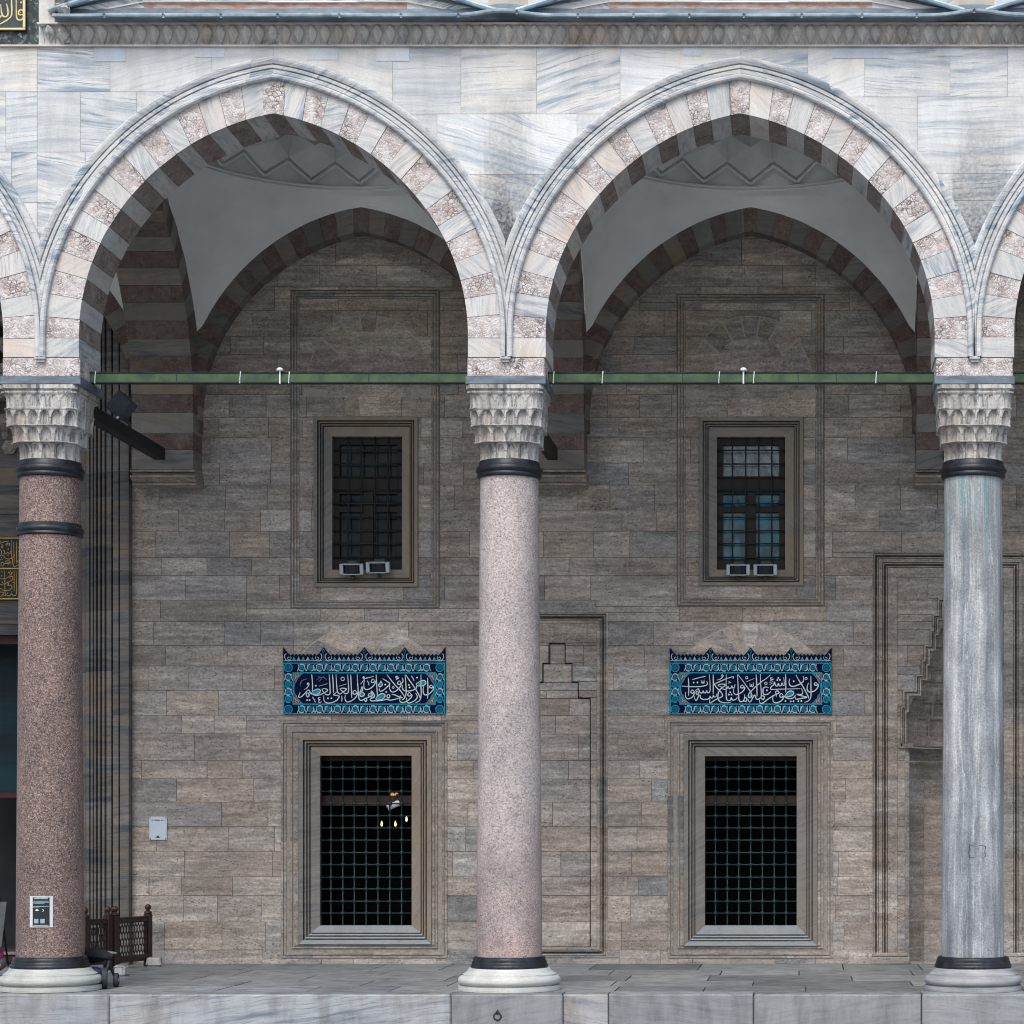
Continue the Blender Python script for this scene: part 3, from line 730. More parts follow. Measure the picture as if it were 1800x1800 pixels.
# ------------------------------------------------------------------ domed vaults
VY = 3.03; ZR = 10.86; RR = 2.13
VLAB = ['plaster dome vault behind the leftmost arch, beside the dark portal', 'grey zigzag dome vault behind the arch left of the pale pink column', 'grey zigzag dome vault behind the arch between pale pink and grey columns', 'plaster dome vault behind the arch cut by the right edge', 'plaster dome vault of the next bay beyond the right edge']
def make_vault():
    root = empty('dome_vault', VLAB[0], 'vault', (0, 0, 0), 'dome vaults over the portico bays')
    ax, ay = 2.305, 2.222; RS = 3.26
    mb = MB(); NS = 18; NP = 240; rows = [[] for _ in range(NS + 1)]
    for k in range(NP):
        ph = 2 * PI * k / NP; c, s = math.cos(ph), math.sin(ph)
        d = min(ax / max(abs(c), 1e-9), ay / max(abs(s), 1e-9))
        onx = ax / max(abs(c), 1e-9) <= ay / max(abs(s), 1e-9)
        u = (d * s / ay * HALF) if onx else (d * c / ax * HALF)
        h = SPR + arch_z(min(abs(u), HALF + .0), 0.235 + (0 if onx else .10 * (1 - min(1, (u / HALF) ** 2))))
        f0 = math.sqrt(max(RS ** 2 - d * d, 0)); f1 = math.sqrt(RS ** 2 - RR ** 2)
        for j in range(NS + 1):
            q = j / NS; rho = d + (RR - d) * q
            f = (math.sqrt(max(RS ** 2 - rho * rho, 0)) - f0) / (f1 - f0)
            rows[j].append((rho * c, rho * s, h + (ZR - h) * f))
    mb.grid(rows, closed=True)
    mb.build('pendentive', M['plaster'], root, smooth=True)
    # double fillet at the edge of the pendentives
    fl = MB()
    for off in (0.05, 0.085):
        pts = []
        for k in range(NP + 1):
            ph = 2 * PI * k / NP; c, s = math.cos(ph), math.sin(ph)
            d = min(ax / max(abs(c), 1e-9), ay / max(abs(s), 1e-9)); onx = ax / max(abs(c), 1e-9) <= ay / max(abs(s), 1e-9)
            u = (d * s / ay * HALF) if onx else (d * c / ax * HALF)
            h = SPR + arch_z(min(abs(u), HALF), 0.235 + (0 if onx else .10 * (1 - min(1, (u / HALF) ** 2))) + off)
            f = off / d * 0.35
            pts.append(((d - off * 0.3) * c, (d - off * 0.3) * s, h))
        fl.tube(pts, 0.010, 6)
    fl.build('edge_fillet', M['plaster'], root, smooth=True)
    rg = MB()
    rg.lathe([(RR + .02, ZR - .03), (RR - .02, ZR - .035), (RR - .035, ZR - .015), (RR - .02, ZR), (RR - .005, ZR + .004), (RR - .02, ZR + .012), (RR - .04, ZR + .025), (RR - .02, ZR + .045), (RR + .04, ZR + .05)], n=128)
    rg.build('ring_moulding', M['plaster'], root, smooth=True)
    # dome shell and the folded zigzag band
    def dome(z): # radius at height z above the ring
        return RR * math.sqrt(max(1 - (z / 1.75) ** 2, 0)) + 0.02
    sh = MB(); zz = [0.03 + 1.70 * j / 24 for j in range(25)]
    sh.lathe([(dome(z), ZR + z) for z in zz], n=96)
    sh.build('dome_shell', M['plaster_d'], root, smooth=True)
    zb = MB(); NT_ = 20
    def pt(a, z, ins): 
        an = 2 * PI * a / NT_ + PI / 2; r = dome(z) - ins
        return (r * math.cos(an), r * math.sin(an), ZR + z)
    zT, zP, zU, zQ = 0.13, 0.37, 0.45, 0.70
    for k in range(NT_):
        T0 = pt(k, zT, .09); T1 = pt(k + 1, zT, .09); Pm = pt(k + .5, zP, .07)
        U0 = pt(k, zU, .44); U1 = pt(k + 1, zU, .44); Q = pt(k + .5, zQ, .05)
        V0 = pt(k, zU + .42, .05); V1 = pt(k + 1, zU + .42, .05); W = pt(k + .5, zQ + .3, .10)
        zb.face([T0, Pm, U0]); zb.face([Pm, Q, U0]); zb.face([Pm, T1, U1]); zb.face([Pm, U1, Q])
        # upper lozenges stand back, their lower edge is a groove
        g = .06
        U0b = pt(k, zU + .05, .16); U1b = pt(k + 1, zU + .05, .16); Qb = pt(k + .5, zQ + .035, -.02 + .03)
        zb.face([U0, Q, Qb, U0b]); zb.face([Q, U1, U1b, Qb])
        zb.face([U0b, Qb, V0]); zb.face([Qb, U1b, V1]); zb.face([Qb, V1, W]); zb.face([Qb, W, V0])
        # lower edge of the folded band casts the zigzag groove
        T0b = pt(k, zT - .0, -.03); T1b = pt(k + 1, zT, -.03); Pb = pt(k + .5, zP, -.03)
        zb.face([T0, T0b, Pb, Pm]); zb.face([Pm, Pb, T1b, T1])
        # raised fillet under the edge
    for k in range(NT_):
        for (a, z0, a2, z1) in ((k, zT - .055, k + .5, zP - .055), (k + .5, zP - .055, k + 1, zT - .055)):
            zb.tube([pt(a, z0, .05), pt((a + a2) / 2, (z0 + z1) / 2, .05), pt(a2, z1, .05)], 0.022, 6, cap=False)
    zb.build('zigzag_band', M['plaster_d'], root)
    return root
v0 = make_vault()
for i in range(5):
    o = v0 if i == 0 else copy_tree(v0)
    o.location = ((P[i] + P[i + 1]) / 2, VY, 0); o['label'] = VLAB[i]

# ------------------------------------------------------------------ columns
CY = 0.43
def capital_mesh():
    N = 480
    def sup(a, n, th):
        c, s = abs(math.cos(th)), abs(math.sin(th))
        return a / ((c ** n + s ** n) ** (1.0 / n))
    def cham(a, k, th):      # square with chamfered corners
        c, s = abs(math.cos(th)), abs(math.sin(th))
        return min(a / max(c, s), a * k / (c + s))
    z = lambda y: fz(y)
    tiers = [(691, 717, .442, .439, 1.80, 24, .020), (717, 747, .436, .428, 1.74, 20, .060), (747, 775, .402, .394, 1.62, 16, .056), (775, 804, .360, .354, 1.50, 16, .042)]
    rows = []
    def ring(zv, f): rows.append([(f(2 * PI * k / N) * math.cos(2 * PI * k / N), f(2 * PI * k / N) * math.sin(2 * PI * k / N), zv) for k in range(N)])
    for (y, a) in ((676, .40), (676.2, .468), (683, .468), (684, .45), (686, .438), (687, .438), (687.5, .458), (690.5, .458), (691, .447)):
        ring(z(y), lambda th: cham(a, 1.9, th))
    for (y0, y1, a, b, kk, n, dep) in tiers:
        S = 22
        for j in range(S + 1):
            v = j / S; y = y0 + (y1 - y0) * v
            def f(th):
                base = cham(a, kk, th) * (1 - v) + cham(b, kk - .02, th) * v if kk > 1.55 else (a * (1 - v) + b * v) * (1 + .02 * (cham(1, kk, th) - 1))
                u = (th / (2 * PI) * n) % 1.0 * 2 - 1
                kind = int(th / (2 * PI) * n) % 2
                # pointed niche, opening downwards from under the lip of the tier
                w = 0.80 * (1 - max(0, (0.42 - v)) / 0.42) ** 0.6 if v > 0.10 else 0.0
                d = 0.0
                if w > 0 and abs(u) < w and v < 0.93:
                    q = 1 - (u / w) ** 2
                    d = dep * math.sqrt(q) * (0.55 + 0.45 * (1 - abs(v - .35)))
                    if kind: d *= 0.55 + 0.45 * abs(math.cos(u * PI * 1.5))
                if v > 0.93: d = -0.006
                if v < 0.09: d = -0.008
                if 0.50 < v < 0.56 and abs(u) > 0.82: d += .012
                return base - d
            ring(z(y), f)
    ring(z(804), lambda th: .30)
    mb = MB(); mb.grid(rows, closed=True)
    return mb
capm = None
def column(i, shaft_mat, base_mat, label, extra=False):
    global capm
    root = empty('column', label, 'column', ((-14.4, -8.973, -3.506, 2.015, 7.5)[i], CY, 0), 'columns of the portico')
    sh = MB(); N = 24
    zb, zt = 0.36, fz(832, .05) + 0.12
    rb, rt = .392, .346
    if i == 2: rb, rt = .388, .344
    if i == 3: rb, rt = .372, .342
    sh.lathe([(rb + (rt - rb) * (k / N) ** 1.15, zb + (zt - zb) * k / N) for k in range(N + 1)], n=72)
    sh.build('shaft', shaft_mat, root, smooth=True)
    ba = MB()
    ba.lathe([(.0, .062), (.606, .062), (.606, .004), (0, .004)][::-1], n=72)
    ba.lathe([(.606, .004), (.609, .03), (.604, .058), (.56, .062), (.555, .072), (.59, .082), (.607, .105), (.609, .125), (.603, .148), (.585, .168), (.555, .176), (.552, .182), (.552, .198), (.535, .204), (.508, .222), (.487, .25), (.48, .262), (.474, .268), (.3, .27)], n=72)
    bo_ = ba.build('base', base_mat, root, angle=math.radians(40)); q = {1: .975, 3: .955}.get(i, 1.0); bo_.scale = (q, q, 1)
    rg = MB()
    rg.lathe([(.3, .268), (.452, .268), (.458, .28), (.456, .305), (.445, .315), (.446, .322), (.438, .345), (.432, .350), (.433, .358), (.424, .385), (.415, .40), (.405, .402), (.34, .403)], n=72)
    rg.build('bronze_base_ring', M['bronze'], root, angle=math.radians(50))
    co = MB(); z0 = fz(803, .0); z1 = fz(833, .0)
    h = z0 - z1
    co.lathe([(.30, z0 + .005), (.345, z0 + .005), (.358, z0 - .005), (.362, z0 - .2 * h), (.37, z0 - .3 * h), (.388, z0 - .38 * h), (.398, z0 - .5 * h), (.395, z0 - .62 * h), (.38, z0 - .70 * h), (.374, z0 - .74 * h), (.382, z0 - .82 * h), (.38, z0 - .93 * h), (.362, z1), (.30, z1 - .002)], n=72)
    co.build('bronze_collar', M['bronze'], root, angle=math.radians(50))
    if extra:
        c2 = MB(); zc_ = fz(926, .03); r = .352
        c2.lathe([(r - .03, zc_ + .075), (r + .008, zc_ + .075), (r + .012, zc_ + .04), (r + .03, zc_ + .03), (r + .038, zc_ - .01), (r + .022, zc_ - .035), (r + .03, zc_ - .06), (r + .008, zc_ - .075), (r - .03, zc_ - .075)], n=72)
        c2.build('bronze_band', M['bronze'], root, angle=math.radians(50))
    if capm is None:
        cap = capital_mesh().build('muqarnas_capital', M['marble_cap'], root, angle=math.radians(32)); capm = cap.data
    else:
        cap = bpy.data.objects.new('muqarnas_capital', capm); COL.objects.link(cap); cap.parent = root
    cap.scale = (.972, .972, 1)
    return root
base_grey = mat_marble('weathered_grey_base', light=(.40, .42, .44), vein=(.2, .22, .25), warm=(.35, .3, .27), rot=.4, sc=2.4, amt=1.2)
base_green = mat_marble('greenish_stained_base', light=(.50, .53, .50), vein=(.28, .34, .35), warm=(.45, .42, .36), rot=.4, sc=2.0, amt=1.0)
column(1, M['granite_red'], base_green, 'dark red granite column with a second bronze band and a poster, left edge', True)
column(2, M['granite_pink'], M['marble_base'], 'pale pink granite column with white marble base in the middle')
column(3, M['col_grey'], base_grey, 'grey streaked marble column with turquoise stains on the right')
column(4, M['granite_pink'], M['marble_base'], 'pale pink granite column beyond the right edge of the photo')
column(0, M['granite_red'], base_green, 'red granite column beyond the left edge of the photo')

# ------------------------------------------------------------------ prayer hall wall
hall = empty('prayer_hall_wall', 'tall wall of brownish grey ashlar with barred windows behind the columns', 'wall', (0, WY, 0))
def at_wall(o): o.location = (0, -WY, 0); return o
X0, X1, ZTOP = wx(232), 14.0, 10.9
LOW = [  # outer moulding, inner frame, opening (photo pixels)
    dict(o=(494, 786, 1267, 1684), f=(525.5, 759, 1293, 1660), w=(561.5, 723, 1328, 1627)),
    dict(o=(1174, 1464, 1266, 1684), f=(1202, 1437, 1293, 1663), w=(1239, 1400.5, 1329, 1627))]
UP = [dict(o=(511, 773, 510, 1070), f=(552, 735, 733, 1032), w=(583, 706, 766.5, 1001)),
      dict(o=(1190, 1449, 517, 1066), f=(1229, 1412, 734, 1030), w=(1260, 1380, 767, 1001))]
def rect(q): return (wx(q[0]), wx(q[1]), wz(q[3]), wz(q[2]))
rows = [0.0]
while rows[-1] < ZTOP: rows.append(rows[-1] + 0.25 + 0.13 * R())
rows[1] = 0.20
holes = []
BW = 30 * .00805; UW = 15 * .00805
for q in LOW:
    holes += ring_rects(*rect(q['o']), BW); holes.append(rect(q['f']))
for q in UP:
    holes += ring_rects(*rect(q['o']), UW); holes.append(rect(q['f']))
# wall recesses for the niches
MR = (wx(891), wx(1068), wz(1683), wz(1077))         # shallow blind niche behind the middle column
NR = (wx(1533.5), wx(1808.5), 0.0, wz(971))          # muqarnas niche behind the grey column
holes += [MR, NR]
wm = MB()
masonry(wm, X0, X1, rows, WY, holes)
wall = wm.build('ashlar_masonry', M['lime'], hall); at_wall(wall)
uw = MB(); uw.box(P[0], P[5], WY + .2, WY + .9, ZTOP, 17.0, 0, (.3, .3, .6)); at_wall(uw.build('upper_wall', mat_simple('pale_upper_wall', (.46, .43, .39), .9, .2, 3, 0, .2), hall))
bk = MB()
open_holes = [rect(q['f']) for q in LOW + UP] + [NR, MR]
for r in cut([(X0, X1, 0, ZTOP)], open_holes, 0.0004): bk.face([(r[0], WY + .014, r[2]), (r[1], WY + .014, r[2]), (r[1], WY + .014, r[3]), (r[0], WY + .014, r[3])])
at_wall(bk.build('mortar_joints', M['mortar'], hall))
# shift the groove bed behind the moulding strips a little deeper
PROF_B = [(0, .0), (.0, .012), (.03, .012), (.032, -.085), (.045, -.085), (.047, .006), (.068, .002), (.084, -.03), (.108, -.075), (.124, -.10), (.136, -.10), (.138, .006), (.160, .006), (.162, -.085), (.175, -.085), (.177, .006), (.20, .006), (BW, 0.0)]
PROF_U = [(0, .004), (.001, -.08), (.014, -.08), (.016, .012), (.040, .012), (.042, -.085), (.055, -.085), (.057, .006), (.082, .004), (.084, -.08), (.096, -.08), (.098, .006), (UW, .004)]
PROF_F = [(0, -.02), (0, .03), (.006, .036), (.062, .036), (.064, -.05), (.084, -.05), (.086, .020), (.104, .014), (.106, -.06), (.126, -.06), (.128, .002), (.142, -.006), (.144, -.08), (.162, -.08), (.164, -.03)]
PROF_FU = [(d * .82, y) for d, y in PROF_F]
def bars(mb, x0, x1, z0, z1, xs, zs, Y, r, knot):
    for x in xs: mb.tube([(x, Y, z0), (x, Y, z1)], r, 6)
    for z in zs: mb.tube([(x0, Y, z), (x1, Y, z)], r, 6)
    for x in xs:
        for z in zs: mb.ball((x, Y, z), knot, 6, sc=(1, 1, .85))
glass_d = mat_simple('dark_window_glass', (.006, .009, .012), 0.06, 0.2, 3, 0, 0.02, 0.08, col2=(.03, .045, .055))
def glass_mat(name, base, bump=0.35, rough=0.04):
    t = NT(name); v = t.P(); n = t.noise(t.scale(v, (1.2, 1.2, 0.7)), 3.0, 4, 0.6, 1.5)
    c = t.mix(t.ramp(n, [(0.4, 0.0), (0.62, 1.0)]), base, tuple(x * .35 for x in base)); t.bump(n, bump, 0.02)
    return t.done(c, rough, 0.3)
glass_sky = glass_mat('old_glass_painted_sky', (.26, .33, .38), 0.5)  # pale sky reflection painted into the base colour of the panes
glass_blue = glass_mat('blue_tinted_glass', (.025, .19, .29), 0.2)
WLAB = ['ground floor window with teal iron grille and lit lamps inside', 'ground floor window with teal iron grille, dark inside', 'upper window with dark panes', 'upper window with blue glass panes']
def window(q, upper, k):
    ox0, ox1, oz0, oz1 = rect(q['o']); fx0, fx1, fz0, fz1 = rect(q['f']); x0, x1, z0, z1 = rect(q['w'])
    bmb = MB()
    frame(bmb, ox0, ox1, oz0, oz1, WY, PROF_U if upper else PROF_B, seg=0.55)
    w = bmb.build('window', M['lime_trim'], hall); at_wall(w); w['label'] = WLAB[k]
    f = MB(); prof = PROF_FU if upper else PROF_F
    last = (fx0 + (x0 - fx0), 0)
    # top, right, bottom, left of the frame are four different stones
    pal = [((.2, .2, .95), (.9, .3, .9), (.3, .3, .3), (.55, .9, .15)), ((.3, .7, .2), (.6, .5, .35), (.3, .9, .3), (.7, .6, .3)), ((.8, .2, .95), (.2, .2, .98), (.5, .3, .7), (.7, .95, .1)), ((.4, .4, .6), (.3, .2, .95), (.6, .4, .6), (.4, .8, .15))][k]
    def four(prof_xy):
        for i in range(len(prof_xy) - 1):
            A, B = prof_xy[i], prof_xy[i + 1]
            def loop(t): (l, r_, b_, t_, y) = t; return [(l, t_, y), (r_, t_, y), (r_, b_, y), (l, b_, y)]
            LA, LB = loop(A), loop(B)
            for s in range(4):
                p = [LA[s], LA[(s + 1) % 4], LB[(s + 1) % 4], LB[s]]
                f.face([(a, WY - y, b) for a, b, y in p], 1 if (s == 2 and not upper) else 0, pal[s])
    wl, wr, wb, wt = x0 - fx0, fx1 - x1, z0 - fz0, fz1 - z1
    seq = []
    dm = prof[-1][0]
    for d, y in prof: seq.append((fx0 + d * min(1, wl / .29 if not upper else wl / .25), fx1 - d * min(1, wr / .29 if not upper else wr / .25), fz0 + d, fz1 - d, y))
    seq.append((x0, x1, z0, z1, prof[-1][1] + .0)); seq.append((x0, x1, z0, z1, -.13))
    four(seq)
    f.build('frame', [M['marble_frame'], M['marble_sill']], w)
    g = MB(); Y = WY + .085
    if not upper:
        pxs = [579.7, 600.6, 620.8, 641.7, 662.5, 683.3, 704.2]; base = (561.5 + 723) / 2; sh = (q['w'][0] + q['w'][1]) / 2 - base
        xs = [fx(p + sh, .0) * 1 for p in pxs]; xs = [wx(p + sh) for p in pxs]
        zs = [wz(p) for p in (1348.6, 1369.4, 1391, 1412.5, 1434, 1455.5, 1477, 1499, 1520, 1542.5, 1563, 1584.7, 1605.5)]
        bars(g, x0, x1, z0, z1, xs, zs, Y, .0115, .037)
        g.build('grille', M['teal_iron'], w, smooth=True)
        # timber rails of the inner shutters
        s = MB(); s.box(x0 - .1, x1 + .1, WY + .3, WY + .36, wz(1416), wz(1398), 0); s.box(x0 - .1, x1 + .1, WY + .3, WY + .36, wz(1336), wz(1324), 0)
        s.build('inner_rail', mat_simple('red_brown_rail', (.035, .016, .013), 0.5), w)
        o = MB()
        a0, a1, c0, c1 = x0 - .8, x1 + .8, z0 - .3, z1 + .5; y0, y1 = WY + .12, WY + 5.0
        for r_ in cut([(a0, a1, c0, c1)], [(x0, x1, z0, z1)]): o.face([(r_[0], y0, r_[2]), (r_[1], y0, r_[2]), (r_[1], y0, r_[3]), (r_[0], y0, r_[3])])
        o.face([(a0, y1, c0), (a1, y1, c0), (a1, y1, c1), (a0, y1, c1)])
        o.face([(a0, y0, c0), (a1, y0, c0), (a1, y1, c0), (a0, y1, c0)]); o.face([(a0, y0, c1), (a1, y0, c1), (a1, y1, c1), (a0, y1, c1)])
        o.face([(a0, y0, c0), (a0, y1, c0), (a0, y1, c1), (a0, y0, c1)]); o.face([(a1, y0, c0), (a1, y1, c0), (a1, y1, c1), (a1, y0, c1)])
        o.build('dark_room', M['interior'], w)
    else:
        sh = q['w'][0] - 583
        xs = [wx(p + sh) for p in (610, 633, 657, 680)] if k == 2 else [wx(p) for p in (1287, 1310.5, 1333.5, 1356.5)]
        zs = [wz(p + (0.5 if k == 3 else 0)) for p in (789.5, 813.5, 836.5, 860, 883.5, 907.5, 931, 954, 978)]
        bars(g, x0, x1, z0, z1, xs, zs, Y, .0115, .022)
        g.build('grille', M['dark_iron'], w, smooth=True)
        gl = MB(); zm0, zm1 = wz(860), wz(840)
        gl.face([(x0, WY + .20, zm1), (x1, WY + .20, zm1), (x1, WY + .20, z1), (x0, WY + .20, z1)], 0 if k == 3 else 2)
        gl.face([(x0, WY + .20, z0), (x1, WY + .20, z0), (x1, WY + .20, zm0), (x0, WY + .20, zm0)], 1 if k == 3 else 2)
        gl.build('glass', [glass_sky, glass_blue, glass_d], w)
        tf = MB(); xm = (x0 + x1) / 2; y0, y1 = WY + .13, WY + .22
        tf.box(x0, x0 + .085, y0, y1, z0, z1); tf.box(x1 - .085, x1, y0, y1, z0, z1)
        tf.box(x0 + .085, x1 - .085, y0, y1, z1 - .10, z1); tf.box(x0 + .085, x1 - .085, y0, y1, z0, z0 + .16)
        tf.box(x0 + .085, x1 - .085, y0 - .01, y1, wz(866), wz(837)); tf.box(xm - .07, xm + .07, y0 - .004, y1 - .004, z0 + .16, wz(866))
        tf.box(x0 + .085, xm - .07, y0 + .006, y1, wz(898), wz(888)); tf.box(xm + .07, x1 - .085, y0 + .006, y1, wz(898), wz(888))
        tf.build('timber_sash', M['sash'], w)
    return w
window(LOW[0], False, 0); window(LOW[1], False, 1); window(UP[0], True, 2); window(UP[1], True, 3)

# relieving arches flush in the masonry (proud by a few millimetres)
def fan(mb, cx, zb, inner, outer, n, Y, m=0):
    """inner/outer: functions t(0..1)->(x,z)"""
    for k in range(n):
        b = (R() * .9, R(), R()); S = 3 if n > 1 else 30
        for j in range(S):
            e = .045 if n > 1 else 0; t0 = (k + e + (1 - 2 * e) * j / S) / n; t1 = (k + e + (1 - 2 * e) * (j + 1) / S) / n
            a, c, d, e = inner(t0), inner(t1), outer(t1), outer(t0)
            mb.face([(p[0], Y, p[1]) for p in (a, c, d, e)], m, b)
ral = mat_limestone('relieving_arch_stone', 1.34); ral2 = mat_limestone('blind_arch_stone', 1.06); ralm2 = mat_simple('grey_pointing_mortar', (.37, .34, .31), .9, .2, 12); ralm = mat_simple('pale_pointing_mortar', (.47, .43, .385), .9, .2, 12)
for (cpx, apx, spx) in ((648.5, 590, 684), (1319.5, 591, 690)):
    ra = MB(); cx = wx(cpx); hw = 75 * .00805; zb = wz(698 if cpx < 1000 else 700); zt = wz(apx)
    def inn(t, cx=cx, hw=hw, zb=zb, zt=zt):
        u = 2 * t - 1; h = zt - zb
        return (cx + hw * u, zb + h * (1 - abs(u) ** 2.6) ** 0.62 if abs(u) < 1 else zb)
    def out(t, cx=cx, hw=hw, zb=zb, zt=zt):
        u = 2 * t - 1; h = zt - zb + 34 * .00805
        w = hw + 40 * .00805
        return (cx + w * u, zb + h * (1 - abs(u) ** 2.6) ** 0.62 if abs(u) < 1 else zb)
    fan(ra, cx, zb, lambda t: inn(min(1, max(0, t))), lambda t: (lambda a, b: (a[0] + (a[0] - b[0]) * .04, a[1] + (a[1] - b[1]) * .04))(out(t), inn(t)), 1, WY - .002, 2)
    fan(ra, cx, zb, inn, out, 7, WY - .004, 3)
    pts = [inn(k / 24) for k in range(25)]
    ra.face([(x, WY - .0045, z) for x, z in pts], 3, (.52, .4, .5))
    ra.face([(cx - 15 * .008, WY - .005, wz(732)), (cx + 22 * .008, WY - .005, wz(732)), (cx + 18 * .008, WY - .005, zb), (cx - 19 * .008, WY - .005, zb)], 0, (.3, .7, .5))
    at_wall(ra.build('relieving_arch', [ral, ralm, ralm2, ral2], hall))
for cpx in (641, 1319):
    ra = MB(); cx = wx(cpx); zt = wz(1097); zb = wz(1139)
    def inn(t, cx=cx): u = 2 * t - 1; return (cx + u * 48 * .00805, wz(1146))
    def out(t, cx=cx, zt=zt, zb=zb): u = 2 * t - 1; return (cx + u * 112 * .00805, zt - (zt - wz(1149)) * abs(u) ** 1.9)
    fan(ra, cx, zb, inn, lambda t: (lambda a, b: (a[0] + (a[0] - b[0]) * .03, a[1] + (a[1] - b[1]) * .06))(out(t), inn(t)), 1, WY - .002, 1)
    fan(ra, cx, zb, inn, out, 7, WY - .004)
    at_wall(ra.build('relieving_arch', [ral, ralm, ralm2, ral2], hall))


# wall arches (striped ring on the wall of each bay)
def wall_arch(i):
    cx = (P[i] + P[i + 1]) / 2; mb = MB()
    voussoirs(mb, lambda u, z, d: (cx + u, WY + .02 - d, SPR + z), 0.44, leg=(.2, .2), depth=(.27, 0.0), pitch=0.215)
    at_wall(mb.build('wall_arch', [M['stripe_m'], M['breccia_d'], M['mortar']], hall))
for i in range(0, 5): wall_arch(i)

# shallow blind niche with stepped outline
bn = MB()
frame(bn, *MR, WY, PROF_U if False else [(d * .62, y) for d, y in PROF_B], seg=0.6)
ix0, ix1, iz0, iz1 = MR[0] + BW * .62, MR[1] - BW * .62, MR[2] + BW * .62, MR[3] - BW * .62
cx = wx(979.5)
steps = [(1130, 1165, 14.5), (1165, 1198, 26.5), (1198, 1226, 37.5), (1226, 1675, 58.5)]
sh_ = []
for (ya, yb, hw) in steps: sh_.append((cx - hw * .00805, cx + hw * .00805, max(wz(yb), iz0), wz(ya)))
masonry(bn, ix0, ix1, [iz0] + [r for r in rows if iz0 + .1 < r < iz1 - .1] + [iz1], WY + .0, sh_, 0)
bn.face([(ix0 - .12, WY + .11, iz0 - .12), (ix1 + .12, WY + .11, iz0 - .12), (ix1 + .12, WY + .11, iz1 + .12), (ix0 - .12, WY + .11, iz1 + .12)], 1)
for r in sh_: masonry(bn, r[0] + .012, r[1] - .012, [r[2] - .012 * (r is not sh_[-1])] + [q for q in rows if r[2] + .08 < q < r[3] - .08] + [r[3] - .014], WY + .045, [], 0)
for k, r in enumerate(sh_):
    up = sh_[k - 1] if k else None
    segs = [(r[0], r[1])] if not up else [(r[0], up[0]), (up[1], r[1])]
    for a, b_ in segs: bn.face([(a, WY, r[3]), (b_, WY, r[3]), (b_, WY + .09, r[3]), (a, WY + .09, r[3])])
    for x in (r[0], r[1]): bn.face([(x, WY, r[2]), (x, WY, r[3]), (x, WY + .09, r[3]), (x, WY + .09, r[2])])
b_ = bn.build('blind_niche', [M['lime'], M['dark_joint']], hall); at_wall(b_); b_['label'] = 'shallow blind niche with stepped carved outline'

# muqarnas niche
nn = MB()
s2 = .00805
cx = wx(1671)
w1 = 44 * s2
frame(nn, NR[0], NR[1], 0.16, NR[3], WY, [(d * .5, y * 1.1) for d, y in PROF_B] + [(BW * .5 + d * .55, y - .006) for d, y in PROF_B[1:]] + [(w1, -.006)], seg=.6, skip_bottom=True)
px0, px1, pz1 = NR[0] + w1, NR[1] - w1, NR[3] - w1
osteps = [(1052, 1080, 23), (1080, 1107, 32), (1107, 1134, 36), (1134, 1160, 47), (1160, 1186, 51), (1186, 1213, 62), (1213, 1242, 84), (1242, 1312, 88), (1312, 1690, 80)]
oh = [(cx - h * s2, cx + h * s2, max(0, wz(b)), wz(a)) for a, b, h in osteps]
nrows = [0.0] + [q for q in rows if .1 < q < pz1 - .1] + [pz1]
masonry(nn, px0, px1, nrows, WY + .008, oh, 0)
for k, (a, b, h) in enumerate(osteps[:-1]):       # stepped roll mouldings
    z1_, z0_ = wz(a), wz(b); hp = osteps[k - 1][2] if k else 0
    for s in (-1, 1):
        for (dd, yy, ww) in ((0, .030, 3.0), (4.4, -.004, 2.2), (7.4, .045, 2.6)):
            xo = cx + s * (h - dd) * s2; xi = cx + s * (h - dd - ww) * s2
            nn.box(min(xo, xi), max(xo, xi), WY - yy, WY + .06, z0_ - dd * s2 - (0 if k < 7 else -dd * s2), z1_ - dd * s2, 1, (.5, .5, .5))
            xa, xb = sorted((cx + s * (max(hp - dd - ww, 0)) * s2, xo))
            nn.box(xa, xb, WY - yy - .001, WY + .06, z1_ - dd * s2 - ww * s2, z1_ - dd * s2, 1, (.5, .5, .5))
    # flat slab that carries the pointed edge of the hood
for s in (-1, 1):
    nn.box(min(cx + s * 92 * s2, cx + s * 66 * s2), max(cx + s * 92 * s2, cx + s * 66 * s2), WY - .03, WY + .05, wz(1315), wz(1307), 1, (.3, .4, .5))
for s in (-1, 1):                                  # base blocks of the niche
    xa, xb = sorted((NR[0] - .02 if s < 0 else NR[1] + .02, cx + s * 72 * s2)); nn.box(xa, xb, WY - .05, WY + .06, 0.0, .10, 0, c=.012)
    xa, xb = sorted((NR[0] - .01 if s < 0 else NR[1] + .01, cx + s * 76 * s2)); nn.box(xa, xb, WY - .03, WY + .06, .102, .16, 0, c=.015)
for r in cut([(px0 - .02, px1 + .02, 0, pz1 + .02)], oh, 0.0004): nn.face([(r[0], WY + .026, r[2]), (r[1], WY + .026, r[2]), (r[1], WY + .026, r[3]), (r[0], WY + .026, r[3])], 0)
niche = nn.build('muqarnas_niche', [M['lime'], M['lime_trim']], hall); at_wall(niche); niche['label'] = 'tall muqarnas niche in a moulded frame behind the grey column'
hd = MB()
outl = [(1312, 79), (1292, 78), (1253, 77), (1227, 66), (1215, 53), (1195, 50), (1172, 41), (1150, 32), (1128, 25), (1100, 15), (1072, 5), (1058, 0.5)]
def halfw(y):
    for (ya, ha), (yb, hb) in zip(outl, outl[1:]):
        if yb <= y <= ya: return ha + (hb - ha) * (ya - y) / (ya - yb)
    return 79 if y > 1200 else 0.2
tiers = [1312, 1290, 1255, 1228, 1196, 1170, 1135, 1105, 1075, 1058]
rowsH = []; NB = 120
